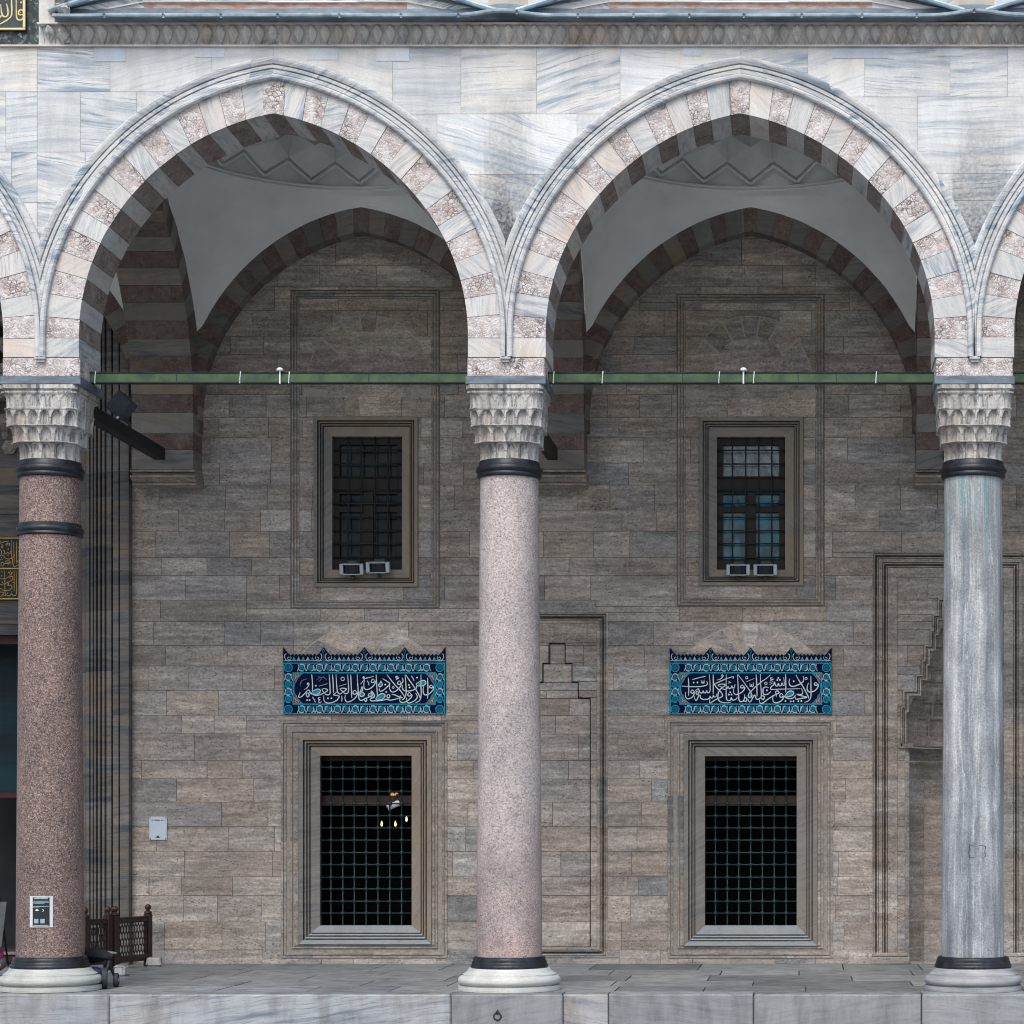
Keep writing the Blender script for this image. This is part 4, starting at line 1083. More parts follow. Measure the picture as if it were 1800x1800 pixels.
for q in range(151):
    y = 1690 + (1058 - 1690) * 0 if q == 0 else 1312 + (1058 - 1312) * (q - 1) / 149
    row = []
    ti = max([k for k in range(len(tiers) - 1) if y <= tiers[k] + .01] or [0])
    v = (tiers[ti] - y) / (tiers[ti] - tiers[ti + 1]) if q else 0
    wq = 72 if q == 0 else halfw(tiers[ti] * .8 + y * .2)
    for k in range(NB + 1):
        th = PI * k / NB
        u = (k / NB * (9 - ti * .6 if ti > 0 else 9)) % 1 * 2 - 1
        d = 0.0
        if q and ti >= 1 and v < .8 and abs(u) < .85: d = 11.0 * math.sqrt(max(0, 1 - (u / .85) ** 2)) * (1 - v) ** .5 * min(1, max(0, math.sin(th) * 2.2 - .5))
        if q and ti == 0: d = 2.0 * max(0, 1 - (u * u + (v * 2 - 1) ** 2))
        if q and ti >= 1 and v > .86: d = -1.5
        r = wq + d * (wq / 79)
        row.append((cx - wq * s2 * math.cos(th), WY + .05 + r * s2 * 1.05 * math.sin(th), wz(y)))
    rowsH.append(row)
hd.grid(rowsH[1:], 0)
for q in range(65):      # spandrel plate between the stepped frame and the pointed edge of the hood
    ya, yb = 1312 - 4 * q, 1308 - 4 * q
    hh = [h for a, b, h in osteps if a <= (ya + yb) / 2 < b][0]
    for s_ in (-1, 1): hd.face([(cx + s_ * min(halfw(ya), hh) * s2, WY + .05, wz(ya)), (cx + s_ * (hh + 1) * s2, WY + .03, wz(ya)), (cx + s_ * (hh + 1) * s2, WY + .03, wz(yb)), (cx + s_ * min(halfw(yb), hh) * s2, WY + .05, wz(yb))], 0)
hd.face([p for p in rowsH[1]], 0)
hd.build('muqarnas_hood', M['lime_trim'], niche)
bd = MB()      # five-sided body of the niche
pw = [(72, 0.05), (70, .45), (42, .72), (-42, .72), (-70, .45), (-72, .05)]
for (a, da), (b, db) in zip(pw, pw[1:]):
    zs_ = [0.0] + [q for q in rows if .1 < q < wz(1318)] + [wz(1312)]
    for za, zb_ in zip(zs_, zs_[1:]):
        bd.face([(cx + a * s2, WY + da, za), (cx + b * s2, WY + db, za), (cx + b * s2, WY + db, zb_ - .003), (cx + a * s2, WY + da, zb_ - .003)], 0, (R(), R(), R()))
for s in (-1, 1):
    bd.face([(cx + s * 80 * s2, WY + .008, 0), (cx + s * 80 * s2, WY + .008, wz(1312)), (cx + s * 72 * s2, WY + .06, wz(1312)), (cx + s * 72 * s2, WY + .06, 0)], 0, (.5, .5, .5))
bd.build('niche_back', M['lime'], niche)

# ------------------------------------------------------------------ portal on the left
portal = empty('portal', 'marble portal with fluted striped jamb and dark doorway at the left edge', 'portal', (wx(150), WY, 0))
def at_portal(o): o.location = (-wx(150), -WY, 0); return o
jm = MB(); PT = 10.4
# profile across the jamb, x in photo pixels, depth in metres (towards the viewer positive)
jp = [(232, -.06), (232, .16), (226, .165), (217, .165), (216.5, .03), (214, .03), (213.5, .14), (204, .14), (203, .06), (201, .06), (200, .12), (192, .12), (191, .04), (188.5, .04), (187, .09), (183, .09), (182, .0), (179.5, .0), (178, .06), (174.5, .06), (173, -.04), (170.5, -.04), (169, .02), (166, .02), (165, -.10), (162.5, -.10), (161, -.05), (157, -.06), (156, -.16), (153, -.16), (152, -.12), (146, -.14), (138, -.30), (120, -.34), (110, -.55)]
zs_ = [0.0]
while zs_[-1] < PT: zs_.append(zs_[-1] + .16 + .26 * R())
for za, zb_ in zip(zs_, zs_[1:]):
    ba = (R(), R(), R()); bb2 = (R(), R(), R()) if R() < .5 else ba
    for (a, da), (b, db) in zip(jp, jp[1:]):
        b3 = ba if b < 202 else bb2
        jm.face([(wx(a), WY - da, za), (wx(b), WY - db, za), (wx(b), WY - db, zb_ - .002), (wx(a), WY - da, zb_ - .002)], 0, b3)
at_portal(jm.build('fluted_jamb', M['marble_jamb'], portal))
pb = MB(); XB0, XB1 = -14.2, wx(110); YB = 6.9; pxl = lambda p: fx(p, YB); pz = lambda p: fz(p, YB)
zs2 = [pz(900)]
while zs2[-1] < pz(775): zs2.append(zs2[-1] + .14 + .12 * R())
for za, zb_ in zip(zs2, zs2[1:]):
    pb.face([(XB0, YB, za), (XB1, YB, za), (XB1, YB, zb_ - .002), (XB0, YB, zb_ - .002)], 0, (R(), R(), R()))
for za, zb_ in zip(zs_, zs_[1:]): pb.face([(XB1, WY + .55, za), (XB1, YB + 1.2, za), (XB1, YB + 1.2, zb_), (XB1, WY + .55, zb_)], 0, (R(), R(), R()))
pb.box(XB0, XB1, YB - .05, YB + .3, pz(945), pz(905), 0, (.4, .8, .4)); pb.box(XB0, XB1, YB - .03, YB + .3, pz(1116), pz(1056), 0, (.2, .9, .2))
pb.box(XB0, XB1, YB - .09, YB + .3, pz(905), pz(896), 0, (.4, .4, .4), c=.01); pb.box(XB0, XB1, YB - .07, YB + .2, pz(1098), pz(1090), 0, (.4, .4, .4), c=.01)
pb.face([(XB0, YB + .02, 0.0 + pz(1116)), (XB1, YB + .02, pz(1116)), (XB1, YB + .02, PT + 1), (XB0, YB + .02, PT + 1)], 0, (.4, .4, .4)); pb.face([(XB1 + .03, WY + .5, 0), (XB1 + .03, YB + 3.6, 0), (XB1 + .03, YB + 3.6, PT + 1), (XB1 + .03, WY + .5, PT + 1)], 0, (.4, .4, .4))
at_portal(pb.build('portal_back_wall', M['marble_jamb'], portal))
ro = MB()
ro.tube([(pxl(18), YB - .02, pz(787)), (pxl(18), YB - .045, pz(787))], .115, 6); ro.tube([(pxl(18), YB - .045, pz(787)), (pxl(18), YB - .06, pz(787))], .075, 12)
at_portal(ro.build('rosette', M['lime_trim'], portal))
mq = MB()
for r_ in range(7):      # stalactite tiers above the doorway
    zt = pz(770) + r_ * .34; yy = YB - .10 - r_ * .16
    mq.box(XB0, XB1, yy, YB + .3, zt + .20, zt + .34, 0, (.5, .5, .5))
    xq = XB0
    while xq < XB1:
        mq.lathe([(.02, zt - .02), (.06, zt + .03), (.05, zt + .10), (.12, zt + .20)], xq + (.2 if r_ % 2 else 0), yy + .13, 8); xq += .40
at_portal(mq.build('muqarnas_hood', M['lime_trim'], portal))
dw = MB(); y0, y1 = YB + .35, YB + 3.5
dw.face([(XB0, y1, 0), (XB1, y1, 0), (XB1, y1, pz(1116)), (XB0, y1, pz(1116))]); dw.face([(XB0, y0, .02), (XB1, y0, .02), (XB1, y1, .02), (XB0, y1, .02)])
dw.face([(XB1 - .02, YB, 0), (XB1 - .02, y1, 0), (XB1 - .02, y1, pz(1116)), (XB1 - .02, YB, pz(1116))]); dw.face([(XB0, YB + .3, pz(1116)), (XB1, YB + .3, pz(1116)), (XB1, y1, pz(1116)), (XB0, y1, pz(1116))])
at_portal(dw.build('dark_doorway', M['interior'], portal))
rr_ = mat_simple('dark_red_rail', (.06, .018, .018), .6)
for args in ((XB0, XB1 - .05, YB + .12, YB + .2, pz(1131), pz(1117), 0), (XB0, XB1 - .05, YB + .6, YB + .68, fz(1402, YB + .6), fz(1393, YB + .6), 0)):
    dr2 = MB(); dr2.box(*args); at_portal(dr2.build('red_door_rail', rr_, portal))
cur = MB(); teal = mat_simple('painted_teal_glow', (.004, .04, .055), .7, .5, 2.0, 0, 0, col2=(.002, .012, .016), stretch=(.3, 1, 1))
cur.face([(XB0, YB + .9, fz(1392, YB + .9)), (XB1 - .06, YB + .9, fz(1392, YB + .9)), (XB1 - .06, YB + .9, fz(1131, YB + .9)), (XB0, YB + .9, fz(1131, YB + .9))])  # added sheet, its colour paints the teal glow in the doorway
cur.build('teal_glow_sheet', teal, portal); at_portal(portal.children[-1])
st = MB(); st.box(XB0, wx(104), WY + .05, YB + .4, 0.004, .13, 0, (.4, .4, .3), c=.01); st.box(XB0, wx(102), WY + .03, WY + .3, .132, .16, 1, (.4, .4, .8))
at_portal(st.build('threshold', [mat_simple('red_brown_step', (.10, .035, .025), .7), M['marble_kerb']], portal))
# ------------------------------------------------------------------ glazed tile panels with calligraphy
def smooth(pts, n=6):
    out = []; L = len(pts)
    if L < 3: return pts
    for i in range(L - 1):
        p0, p1, p2, p3 = pts[max(i - 1, 0)], pts[i], pts[i + 1], pts[min(i + 2, L - 1)]
        for k in range(n):
            t = k / n
            out.append(tuple(0.5 * (2 * p1[a] + (p2[a] - p0[a]) * t + (2 * p0[a] - 5 * p1[a] + 4 * p2[a] - p3[a]) * t * t + (3 * p1[a] - p0[a] - 3 * p2[a] + p3[a]) * t ** 3) for a in (0, 1)))
    out.append(pts[-1]); return out
def stroke(mb, pts, w, Y, h=0.004, m=0, taper=True, sm=True):
    """raised pen stroke in the XZ plane at depth Y"""
    pts = smooth(pts) if sm else pts
    n = len(pts); prev = None
    for i, (x, z) in enumerate(pts):
        a, b = pts[max(i - 1, 0)], pts[min(i + 1, n - 1)]
        dx, dz = b[0] - a[0], b[1] - a[1]; L = math.hypot(dx, dz) or 1
        nx, nz = -dz / L, dx / L
        f = 1.0
        if taper:
            e = min(i, n - 1 - i) / max(1, n - 1) * 2; f = 0.55 + 0.45 * min(1, e * 2.2)
        ww = w * f
        cur = [mb.vert((x + nx * ww * k, Y - (h if abs(k) < .9 else 0), z + nz * ww * k)) for k in (-1, -.55, .55, 1)]
        if prev:
            for k in range(3): mb.idx([prev[k], cur[k], cur[k + 1], prev[k + 1]], m)
        prev = cur
def circ(x, z, r, n=16, a0=0, a1=2 * PI): return [(x + r * math.cos(a0 + (a1 - a0) * k / n), z + r * math.sin(a0 + (a1 - a0) * k / n)) for k in range(n + 1)]
def disc(mb, x, z, r, Y, m=0, n=14, b=(.5, .5, .5)): mb.face([(x + r * math.cos(2 * PI * k / n), Y, z + r * math.sin(2 * PI * k / n)) for k in range(n)], m, b)

# pen strokes traced in twelfths of a photo pixel; origin A = left half, B = right half of the panel
TXT1 = dict(A=(500, 1180), B=(630, 1180),
 strokes=[('A', (585, 70), (597, 150), (605, 300), (600, 425)), ('A', (575, 470), (610, 430), (670, 390), (730, 380), (765, 402), (765, 440), (730, 475), (680, 492), (610, 490), (560, 460), (540, 415), (510, 402), (480, 430), (430, 485), (370, 540), (325, 552), (312, 530), (330, 480), (345, 445)),
 ('A', (480, 460), (475, 500), (500, 545), (530, 520), (530, 480), (505, 462), (480, 460)), ('A', (800, 382), (850, 370), (910, 385), (920, 410), (885, 440), (850, 456), (825, 425), (800, 382)), ('A', (610, 495), (690, 514), (780, 492), (850, 456)),
 ('A', (850, 456), (885, 492), (940, 500), (975, 470), (975, 400), (965, 200), (955, 70)), ('A', (1025, 70), (1040, 250), (1045, 465)), ('A', (1100, 70), (1110, 250), (1125, 400), (1140, 450), (1170, 480), (1210, 470), (1250, 430)),
 ('A', (1180, 377), (1230, 360), (1310, 370), (1310, 395), (1255, 430), (1215, 410), (1180, 377)), ('A', (1250, 430), (1280, 470), (1330, 470), (1362, 430), (1362, 300), (1345, 70)), ('A', (1125, 430), (1080, 470), (1045, 495), (1080, 510), (1150, 520), (1165, 550), (1120, 610), (1030, 660), (940, 675), (870, 650), (840, 590), (845, 510)),
 ('A', (1410, 70), (1415, 200), (1425, 400), (1430, 565)), ('A', (1540, 450), (1500, 408), (1465, 430), (1460, 470), (1490, 490), (1530, 470), (1545, 450), (1548, 500), (1500, 570), (1420, 630), (1340, 650), (1300, 620), (1288, 560), (1300, 500)),
 ('A', (1545, 70), (1555, 250), (1570, 450), (1580, 560), (1610, 615), (1660, 610), (1720, 575), (1790, 555), (1830, 550)), ('A', (1560, 462), (1610, 430), (1650, 330), (1662, 390), (1630, 440), (1600, 500), (1640, 537), (1690, 512), (1690, 470), (1650, 440), (1610, 440)), ('A', (1700, 590), (1720, 645), (1747, 620), (1740, 580)),
 ('B', (335, 110), (240, 135), (140, 155), (108, 143), (125, 118), (140, 155), (120, 200), (55, 275)), ('B', (360, 210), (320, 170), (285, 200), (290, 238), (330, 238), (362, 210), (362, 260), (310, 330), (230, 380), (170, 390), (130, 340), (130, 240), (145, 190)),
 ('B', (285, 410), (270, 460), (225, 490), (230, 535), (270, 540), (300, 500), (285, 415), (340, 490), (350, 535), (300, 562), (265, 545), (220, 562)), ('B', (350, 555), (262, 590), (285, 628), (350, 628), (480, 622), (590, 597), (640, 603), (680, 615), (760, 600), (860, 572), (952, 560)),
 ('B', (385, 70), (395, 250), (405, 400), (412, 530)), ('B', (370, 595), (420, 520), (500, 475), (562, 490), (572, 530), (530, 580), (450, 608), (375, 600)), ('B', (640, 488), (615, 520), (620, 560), (660, 562), (672, 510), (642, 488)), ('B', (710, 490), (780, 500), (860, 540), (952, 560)),
 ('B', (480, 205), (510, 260), (510, 300), (470, 332), (437, 310), (450, 270), (495, 205)), ('B', (520, 160), (590, 200), (660, 250), (667, 282), (600, 350), (540, 400), (480, 425), (450, 395), (460, 355)),
 ('B', (910, 245), (880, 208), (840, 235), (845, 272), (880, 282), (912, 255), (905, 310), (850, 380), (780, 430), (720, 440), (680, 400), (665, 340), (672, 290)), ('B', (935, 140), (952, 200), (940, 240), (912, 262)), ('B', (850, 110), (805, 115), (810, 145), (862, 142), (800, 185)),
 ('B', (610, 70), (700, 190), (800, 310), (880, 390), (940, 470), (985, 545)), ('B', (995, 75), (1005, 200), (1018, 400), (1010, 500), (985, 560), (950, 600), (925, 606)), ('B', (1010, 75), (1070, 170), (1170, 310), (1240, 420), (1290, 510), (1310, 570)),
 ('B', (1245, 265), (1290, 228), (1350, 200), (1410, 205), (1432, 240), (1420, 280), (1360, 310), (1290, 312), (1240, 300), (1230, 245)), ('B', (1240, 300), (1230, 360), (1160, 402), (1060, 422), (980, 410), (940, 360), (940, 290)), ('B', (1330, 70), (1330, 300), (1335, 450), (1325, 560), (1290, 630), (1215, 665)),
 ('B', (1130, 500), (1090, 455), (1055, 480), (1062, 522), (1110, 522), (1133, 495), (1135, 540), (1080, 600), (1000, 650), (940, 665), (890, 640), (885, 580), (895, 510)), ('B', (1215, 460), (1245, 510), (1250, 560), (1200, 620), (1110, 665), (1050, 665), (1030, 620), (1030, 560)),
 ('B', (1585, 335), (1555, 300), (1520, 310), (1515, 345), (1560, 355), (1590, 325), (1590, 380), (1540, 450), (1470, 495), (1410, 500), (1380, 450), (1375, 380), (1390, 320)), ('B', (1470, 140), (1475, 300), (1475, 450), (1470, 580))],
 thin=[('A', (740, 317), (920, 265)), ('A', (1160, 320), (1320, 270)), ('A', (430, 390), (490, 350), (530, 290), (520, 250), (495, 260), (500, 285), (530, 290)), ('A', (600, 540), (640, 600), (665, 660)), ('A', (770, 560), (735, 560), (730, 590), (762, 600), (735, 630), (750, 665), (800, 640)), ('A', (1220, 520), (1225, 590), (1220, 645)), ('B', (195, 200), (225, 250), (235, 300)), ('B', (1125, 95), (1160, 150), (1185, 210))],
 dots=[('A', 675, 308), ('A', 490, 612), ('A', 543, 612), ('A', 930, 575), ('A', 1003, 570), ('B', 577, 285), ('B', 598, 440), ('B', 1248, 137), ('B', 1072, 292), ('B', 1090, 345)],
 rings=[('A', 1240, 165, 36), ('B', 745, 345, 20)],
 fills=[('A', (590, 470), (670, 400), (740, 395), (755, 435), (700, 478), (610, 482)), ('B', (385, 592), (430, 525), (505, 485), (558, 500), (555, 540), (450, 598)), ('B', (1255, 270), (1350, 210), (1415, 225), (1410, 275), (1300, 302)), ('A', (1610, 500), (1640, 455), (1685, 480), (1665, 520)), ('B', (450, 300), (478, 235), (500, 290), (470, 322)), ('B', (240, 520), (290, 440), (335, 500), (320, 545))],
 faint=[('A', (690, 190), (740, 145), (800, 130), (870, 150), (905, 190)), ('A', (740, 225), (790, 150), (720, 112)), ('A', (790, 145), (850, 105)), ('A', (345, 320), (350, 245), (400, 195), (490, 160)), ('A', (375, 260), (375, 185))])
TXT2 = dict(A=(1190, 1180), B=(1310, 1180),
 strokes=[('A', (245, 140), (250, 300), (250, 520)), ('A', (100, 315), (220, 325), (400, 327), (520, 322), (620, 297), (645, 260), (630, 215)), ('A', (365, 440), (335, 398), (300, 422), (300, 458), (340, 465), (368, 442), (360, 500), (310, 560), (240, 585), (195, 560), (180, 500), (190, 440)),
 ('A', (370, 430), (420, 388), (452, 372), (470, 400), (480, 440), (500, 460), (538, 457), (556, 418), (575, 457), (612, 452), (628, 412), (650, 457), (690, 440), (702, 380), (695, 200), (685, 70)), ('A', (430, 410), (405, 450), (420, 492), (447, 490), (452, 450), (430, 412)), ('A', (765, 70), (770, 250), (765, 490)),
 ('A', (1180, 160), (1193, 122), (1100, 140), (950, 200), (812, 265), (800, 290), (850, 360), (920, 430), (962, 500), (950, 540), (880, 572), (800, 612), (740, 652), (702, 676), (690, 640), (695, 590)), ('A', (840, 480), (830, 532), (790, 546), (772, 512), (755, 560), (720, 566), (700, 530), (690, 572), (620, 597), (540, 592), (500, 560), (490, 510), (462, 520), (440, 570), (410, 620), (385, 602), (370, 550), (380, 520)),
 ('A', (955, 340), (870, 300), (930, 275), (1012, 280), (1010, 312), (950, 350), (910, 390), (880, 440), (865, 520), (870, 590), (910, 640), (980, 660), (1060, 667), (1145, 655)), ('A', (940, 368), (1010, 385), (1055, 368), (1080, 330), (1100, 366), (1140, 356), (1160, 312), (1172, 352), (1210, 345), (1225, 280)),
 ('A', (1040, 70), (1040, 300), (1040, 500), (1050, 590), (1080, 620), (1125, 612), (1150, 560), (1167, 607), (1220, 606), (1262, 572), (1275, 540)), ('A', (1280, 70), (1290, 300), (1300, 500), (1310, 600), (1340, 645), (1400, 625), (1425, 570), (1430, 490)), ('A', (1425, 585), (1452, 558), (1477, 590), (1460, 640), (1425, 632), (1400, 640)),
 ('A', (1290, 75), (1400, 220), (1500, 360), (1560, 450), (1582, 510), (1560, 552), (1520, 556), (1505, 520), (1540, 452), (1650, 340), (1790, 220), (1880, 160), (1975, 75)), ('A', (1422, 335), (1380, 295), (1345, 320), (1350, 352), (1400, 352), (1424, 335), (1420, 390), (1360, 450), (1280, 490), (1230, 490), (1195, 440), (1200, 370)), ('A', (1670, 70), (1685, 300), (1690, 540)),
 ('B', (320, 65), (325, 250), (337, 400), (340, 530), (310, 572), (260, 597), (225, 570), (210, 520), (190, 510), (150, 580), (112, 645), (75, 642), (60, 590)), ('B', (345, 530), (375, 520), (407, 550), (380, 602), (345, 580), (330, 545)), ('B', (500, 352), (440, 335), (388, 358), (375, 430), (395, 490), (460, 492), (510, 460), (540, 425)),
 ('B', (305, 600), (300, 642), (330, 682), (380, 667), (480, 592), (590, 522), (670, 482), (712, 460), (700, 428), (660, 420), (640, 450), (660, 490), (655, 540)), ('B', (810, 130), (827, 280), (800, 302), (780, 250), (760, 302), (720, 307), (700, 260), (680, 312), (640, 302), (620, 232), (600, 290), (560, 315), (535, 360), (560, 388), (700, 382), (1000, 375), (1160, 370)),
 ('B', (850, 65), (855, 250), (855, 450)), ('B', (830, 530), (890, 450), (950, 420), (1012, 435), (1018, 480), (970, 525), (880, 547), (830, 538), (800, 525)), ('B', (800, 510), (765, 470), (730, 500), (740, 547), (785, 547), (805, 522), (800, 580), (740, 640), (660, 670), (600, 650), (580, 590), (590, 540)), ('B', (830, 545), (900, 577), (980, 577), (1040, 542), (1060, 500)),
 ('B', (1180, 362), (1212, 430), (1190, 490), (1090, 490), (1180, 520), (1302, 553), (1200, 572), (1100, 592), (1060, 585), (1050, 542)), ('B', (935, 160), (925, 240), (950, 305), (1010, 322), (1100, 297), (1190, 250), (1232, 190), (1220, 100)), ('B', (1070, 80), (1130, 190), (1220, 330), (1290, 460), (1330, 540), (1340, 580)), ('B', (1385, 100), (1385, 300), (1387, 500), (1370, 580), (1320, 635), (1250, 655)),
 ('B', (1532, 280), (1490, 240), (1460, 265), (1470, 297), (1510, 297), (1537, 275), (1530, 340), (1470, 410), (1390, 440), (1330, 430), (1305, 370), (1315, 300), (1335, 250))],
 thin=[('A', (320, 180), (470, 140), (610, 105)), ('A', (515, 190), (520, 240), (545, 252), (550, 210), (557, 252), (575, 240), (575, 180)), ('A', (840, 190), (910, 170), (960, 130), (975, 95), (955, 80), (940, 100), (965, 120)), ('A', (1090, 210), (1120, 240), (1085, 255), (1150, 230)), ('A', (1465, 225), (1630, 155)), ('A', (1540, 255), (1545, 310), (1560, 325), (1575, 280), (1585, 325), (1610, 310), (1610, 240)), ('B', (580, 140), (535, 145), (550, 175), (600, 170), (520, 210)), ('B', (510, 250), (590, 215)), ('B', (510, 285), (590, 245))],
 dots=[('A', 355, 242), ('A', 435, 240), ('A', 1095, 495), ('A', 1125, 445), ('A', 1155, 495), ('B', 700, 145), ('B', 678, 188), ('B', 733, 185), ('B', 457, 405), ('B', 1022, 215), ('B', 848, 632), ('B', 960, 640), ('B', 1018, 635), ('B', 1120, 635), ('B', 1183, 630)],
 rings=[('A', 1473, 140, 24), ('B', 437, 258, 26), ('B', 1285, 155, 22)],
 fills=[('B', (845, 520), (895, 460), (950, 430), (1005, 445), (1000, 480), (960, 518), (880, 538)), ('A', (1525, 540), (1550, 480), (1572, 515), (1550, 545))], faint=[])
def tile_panel(x0, x1, T, label):
    Y = WY - .035; k = .00805
    root = empty('tile_panel', label, 'tile panel', (wx((x0 + x1) / 2), WY, wz(1255)), 'blue inscription panels over the lower windows')
    lx, ly, lz = root.location
    L = lambda o: setattr(o, 'location', (-lx, -ly, -lz))
    X = lambda p: wx(p); Z = lambda p: wz(p)
    W = x1 - x0
    # base slab with crested top edge
    top = []
    def crest(px):
        f = (px - x0) / W * 4; d = abs(f - round(f))
        h = max(0, 1 - d * 5.2); y = 1153 - 15 * h ** 1.25
        t = (px - x0) / W * 44
        if h <= 0.05: y -= 3.5 * (1 - 2 * abs(t % 1 - .5))
        return y
    n = 264
    pts = [(x0 + W * i / n, crest(x0 + W * i / n)) for i in range(n + 1)]
    sl = MB()
    for (a, ya), (b, yb) in zip(pts, pts[1:]):
        sl.face([(X(a), Y, Z(1255.5)), (X(b), Y, Z(1255.5)), (X(b), Y, Z(yb)), (X(a), Y, Z(ya))])
        sl.face([(X(a), Y, Z(ya)), (X(b), Y, Z(yb)), (X(b), WY + .03, Z(yb)), (X(a), WY + .03, Z(ya))])
    sl.face([(X(x0), Y, Z(1255.5)), (X(x1), Y, Z(1255.5)), (X(x1), WY + .03, Z(1255.5)), (X(x0), WY + .03, Z(1255.5))])
    for xx in (x0, x1): sl.face([(X(xx), Y, Z(1255.5)), (X(xx), WY + .03, Z(1255.5)), (X(xx), WY + .03, Z(1139)), (X(xx), Y, Z(1139))])
    L(sl.build('tile_ground', M['navy'], root))
    # flower border
    bo = MB(); b0, b1, b2, b3 = Y - .003, Y - .0045, Y - .006, Y - .0075
    ya, yb, yc, yd = 1165.5, 1182, 1239, 1255
    def strip(a, c, e, f, m, yy): bo.face([(X(a), yy, Z(f)), (X(c), yy, Z(f)), (X(c), yy, Z(e)), (X(a), yy, Z(e))], m)
    strip(x0 + .5, x1 - .5, ya, ya + 1.4, 1, b0); strip(x0 + .5, x1 - .5, yd - 1.4, yd, 1, b0); strip(x0 + 17, x1 - 17, yb, yb + 2, 1, b0); strip(x0 + 17, x1 - 17, yc - 2, yc, 1, b0)
    strip(x0 + .5, x0 + 2, ya + 1.4, yd - 1.4, 1, b0); strip(x1 - 2, x1 - .5, ya + 1.4, yd - 1.4, 1, b0); strip(x0 + 17, x0 + 19, yb + 2, yc - 2, 1, b0); strip(x1 - 19, x1 - 17, yb + 2, yc - 2, 1, b0)
    def flower(px, py, r, q, white):
        disc(bo, X(px), Z(py), r * k, b1, 2, 14)
        c = circ(X(px), Z(py), r * .45 * k, 10); stroke(bo, c, .3 * k, b2, .0006, 1, False, False)
        for s in (0, PI):
            stroke(bo, circ(X(px), Z(py), (r + 1.1) * k, 8, s + .5 + q, s + 2.2 + q), .95 * k, b1, .0012, 3 if white else 1, True, False)
        stroke(bo, circ(X(px), Z(py), (r + .2) * k, 14), .35 * k, b2, .0006, 1, False, False)
        for s in (-1, 1):
            stroke(bo, [(X(px + 6.3 * s), Z(py - 6)), (X(px + 5.0 * s), Z(py - 2)), (X(px + 6.3 * s), Z(py + 3)), (X(px + 8 * s), Z(py + 6.4))], .62 * k, b3, .001, 3 if white else 1)
    nx = 15
    for i in range(nx):
        px = x0 + 33 + (W - 66) * i / (nx - 1)
        flower(px, 1174, 4.8, PI / 2 * (i % 2) * .8, True); flower(px, 1247, 4.8, PI / 2 * (i % 2) * .8, True)
    for i in range(4):
        py = 1190 + 39 * i / 3 + .5
        flower(x0 + 9.5, py, 4.6, 0, i % 2 == 0); flower(x1 - 9.5, py, 4.6, 0, i % 2 == 0)
    for px in (x0 + 9.5, x1 - 9.5):
        for py in (1174, 1247):
            disc(bo, X(px), Z(py), 5.5 * k, b1, 2); stroke(bo, circ(X(px), Z(py), 7 * k), .8 * k, b2, .001, 1, False, False)
    L(bo.build('flower_border', [M['navy'], M['turq'], M['teal_g'], M['pale_g']], root))
    # crest ornaments
    cr = MB()
    strip2 = lambda a, c, e, f, m: cr.face([(X(a), b0, Z(f)), (X(c), b0, Z(f)), (X(c), b0, Z(e)), (X(a), b0, Z(e))], m)
    strip2(x0 + 1, x1 - 1, 1161.2, 1162, 3); strip2(x0 + 1, x1 - 1, 1163.6, 1164.4, 1)
    for j in range(5):
        pc = x0 + W * j / 4
        for s in (-1, 1):
            if (j == 0 and s < 0) or (j == 4 and s > 0): continue
            cx_, cy_ = pc + s * 10.5, 1157.0
            stroke(cr, [(X(cx_ + s * r * math.cos(a)), Z(cy_ - r * math.sin(a))) for a, r in [(q * .5, .8 + q * .24) for q in range(15)]], .42 * k, b2, .0008, 3, False, False)
            stroke(cr, [(X(pc + s * 16), Z(1161)), (X(pc + s * 8), Z(1162)), (X(pc + s * 3.4), Z(1157)), (X(pc + s * 3.6), Z(1151)), (X(pc + s * 6.6), Z(1149.5))], .6 * k, b3, .001, 3)
        if 0 < j < 4:
            stroke(cr, [(X(pc), Z(1141)), (X(pc + 2), Z(1145)), (X(pc), Z(1149)), (X(pc - 2), Z(1145)), (X(pc), Z(1141))], .4 * k, b2, .0008, 1, False, False)
            stroke(cr, [(X(pc), Z(1149)), (X(pc), Z(1158))], .5 * k, b2, .0008, 1)
            disc(cr, X(pc), Z(1161), 2.4 * k, b1, 2)
        if j < 4:
            for q in range(5):
                px = pc + W / 4 * .5 + (q - 2) * 8.1
                m_ = 4 if q % 2 else 1
                cr.face([(X(px - 3.0), b1, Z(1160.4)), (X(px + 3.0), b1, Z(1160.4)), (X(px), b1, Z(1154.4))], m_)
    L(cr.build('crest_ornament', [M['navy'], M['turq'], M['teal_g'], M['pale_g'], mat_simple('pinkish_glaze', (.42, .32, .33), .3)], root))
    # lobed cartouche with red corners
    strip3 = lambda a, c, e, f, m, yy: ca.face([(X(a), yy, Z(f)), (X(c), yy, Z(f)), (X(c), yy, Z(e)), (X(a), yy, Z(e))], m)
    yt, yb_ = 1184, 1237; ym = (yt + yb_) / 2
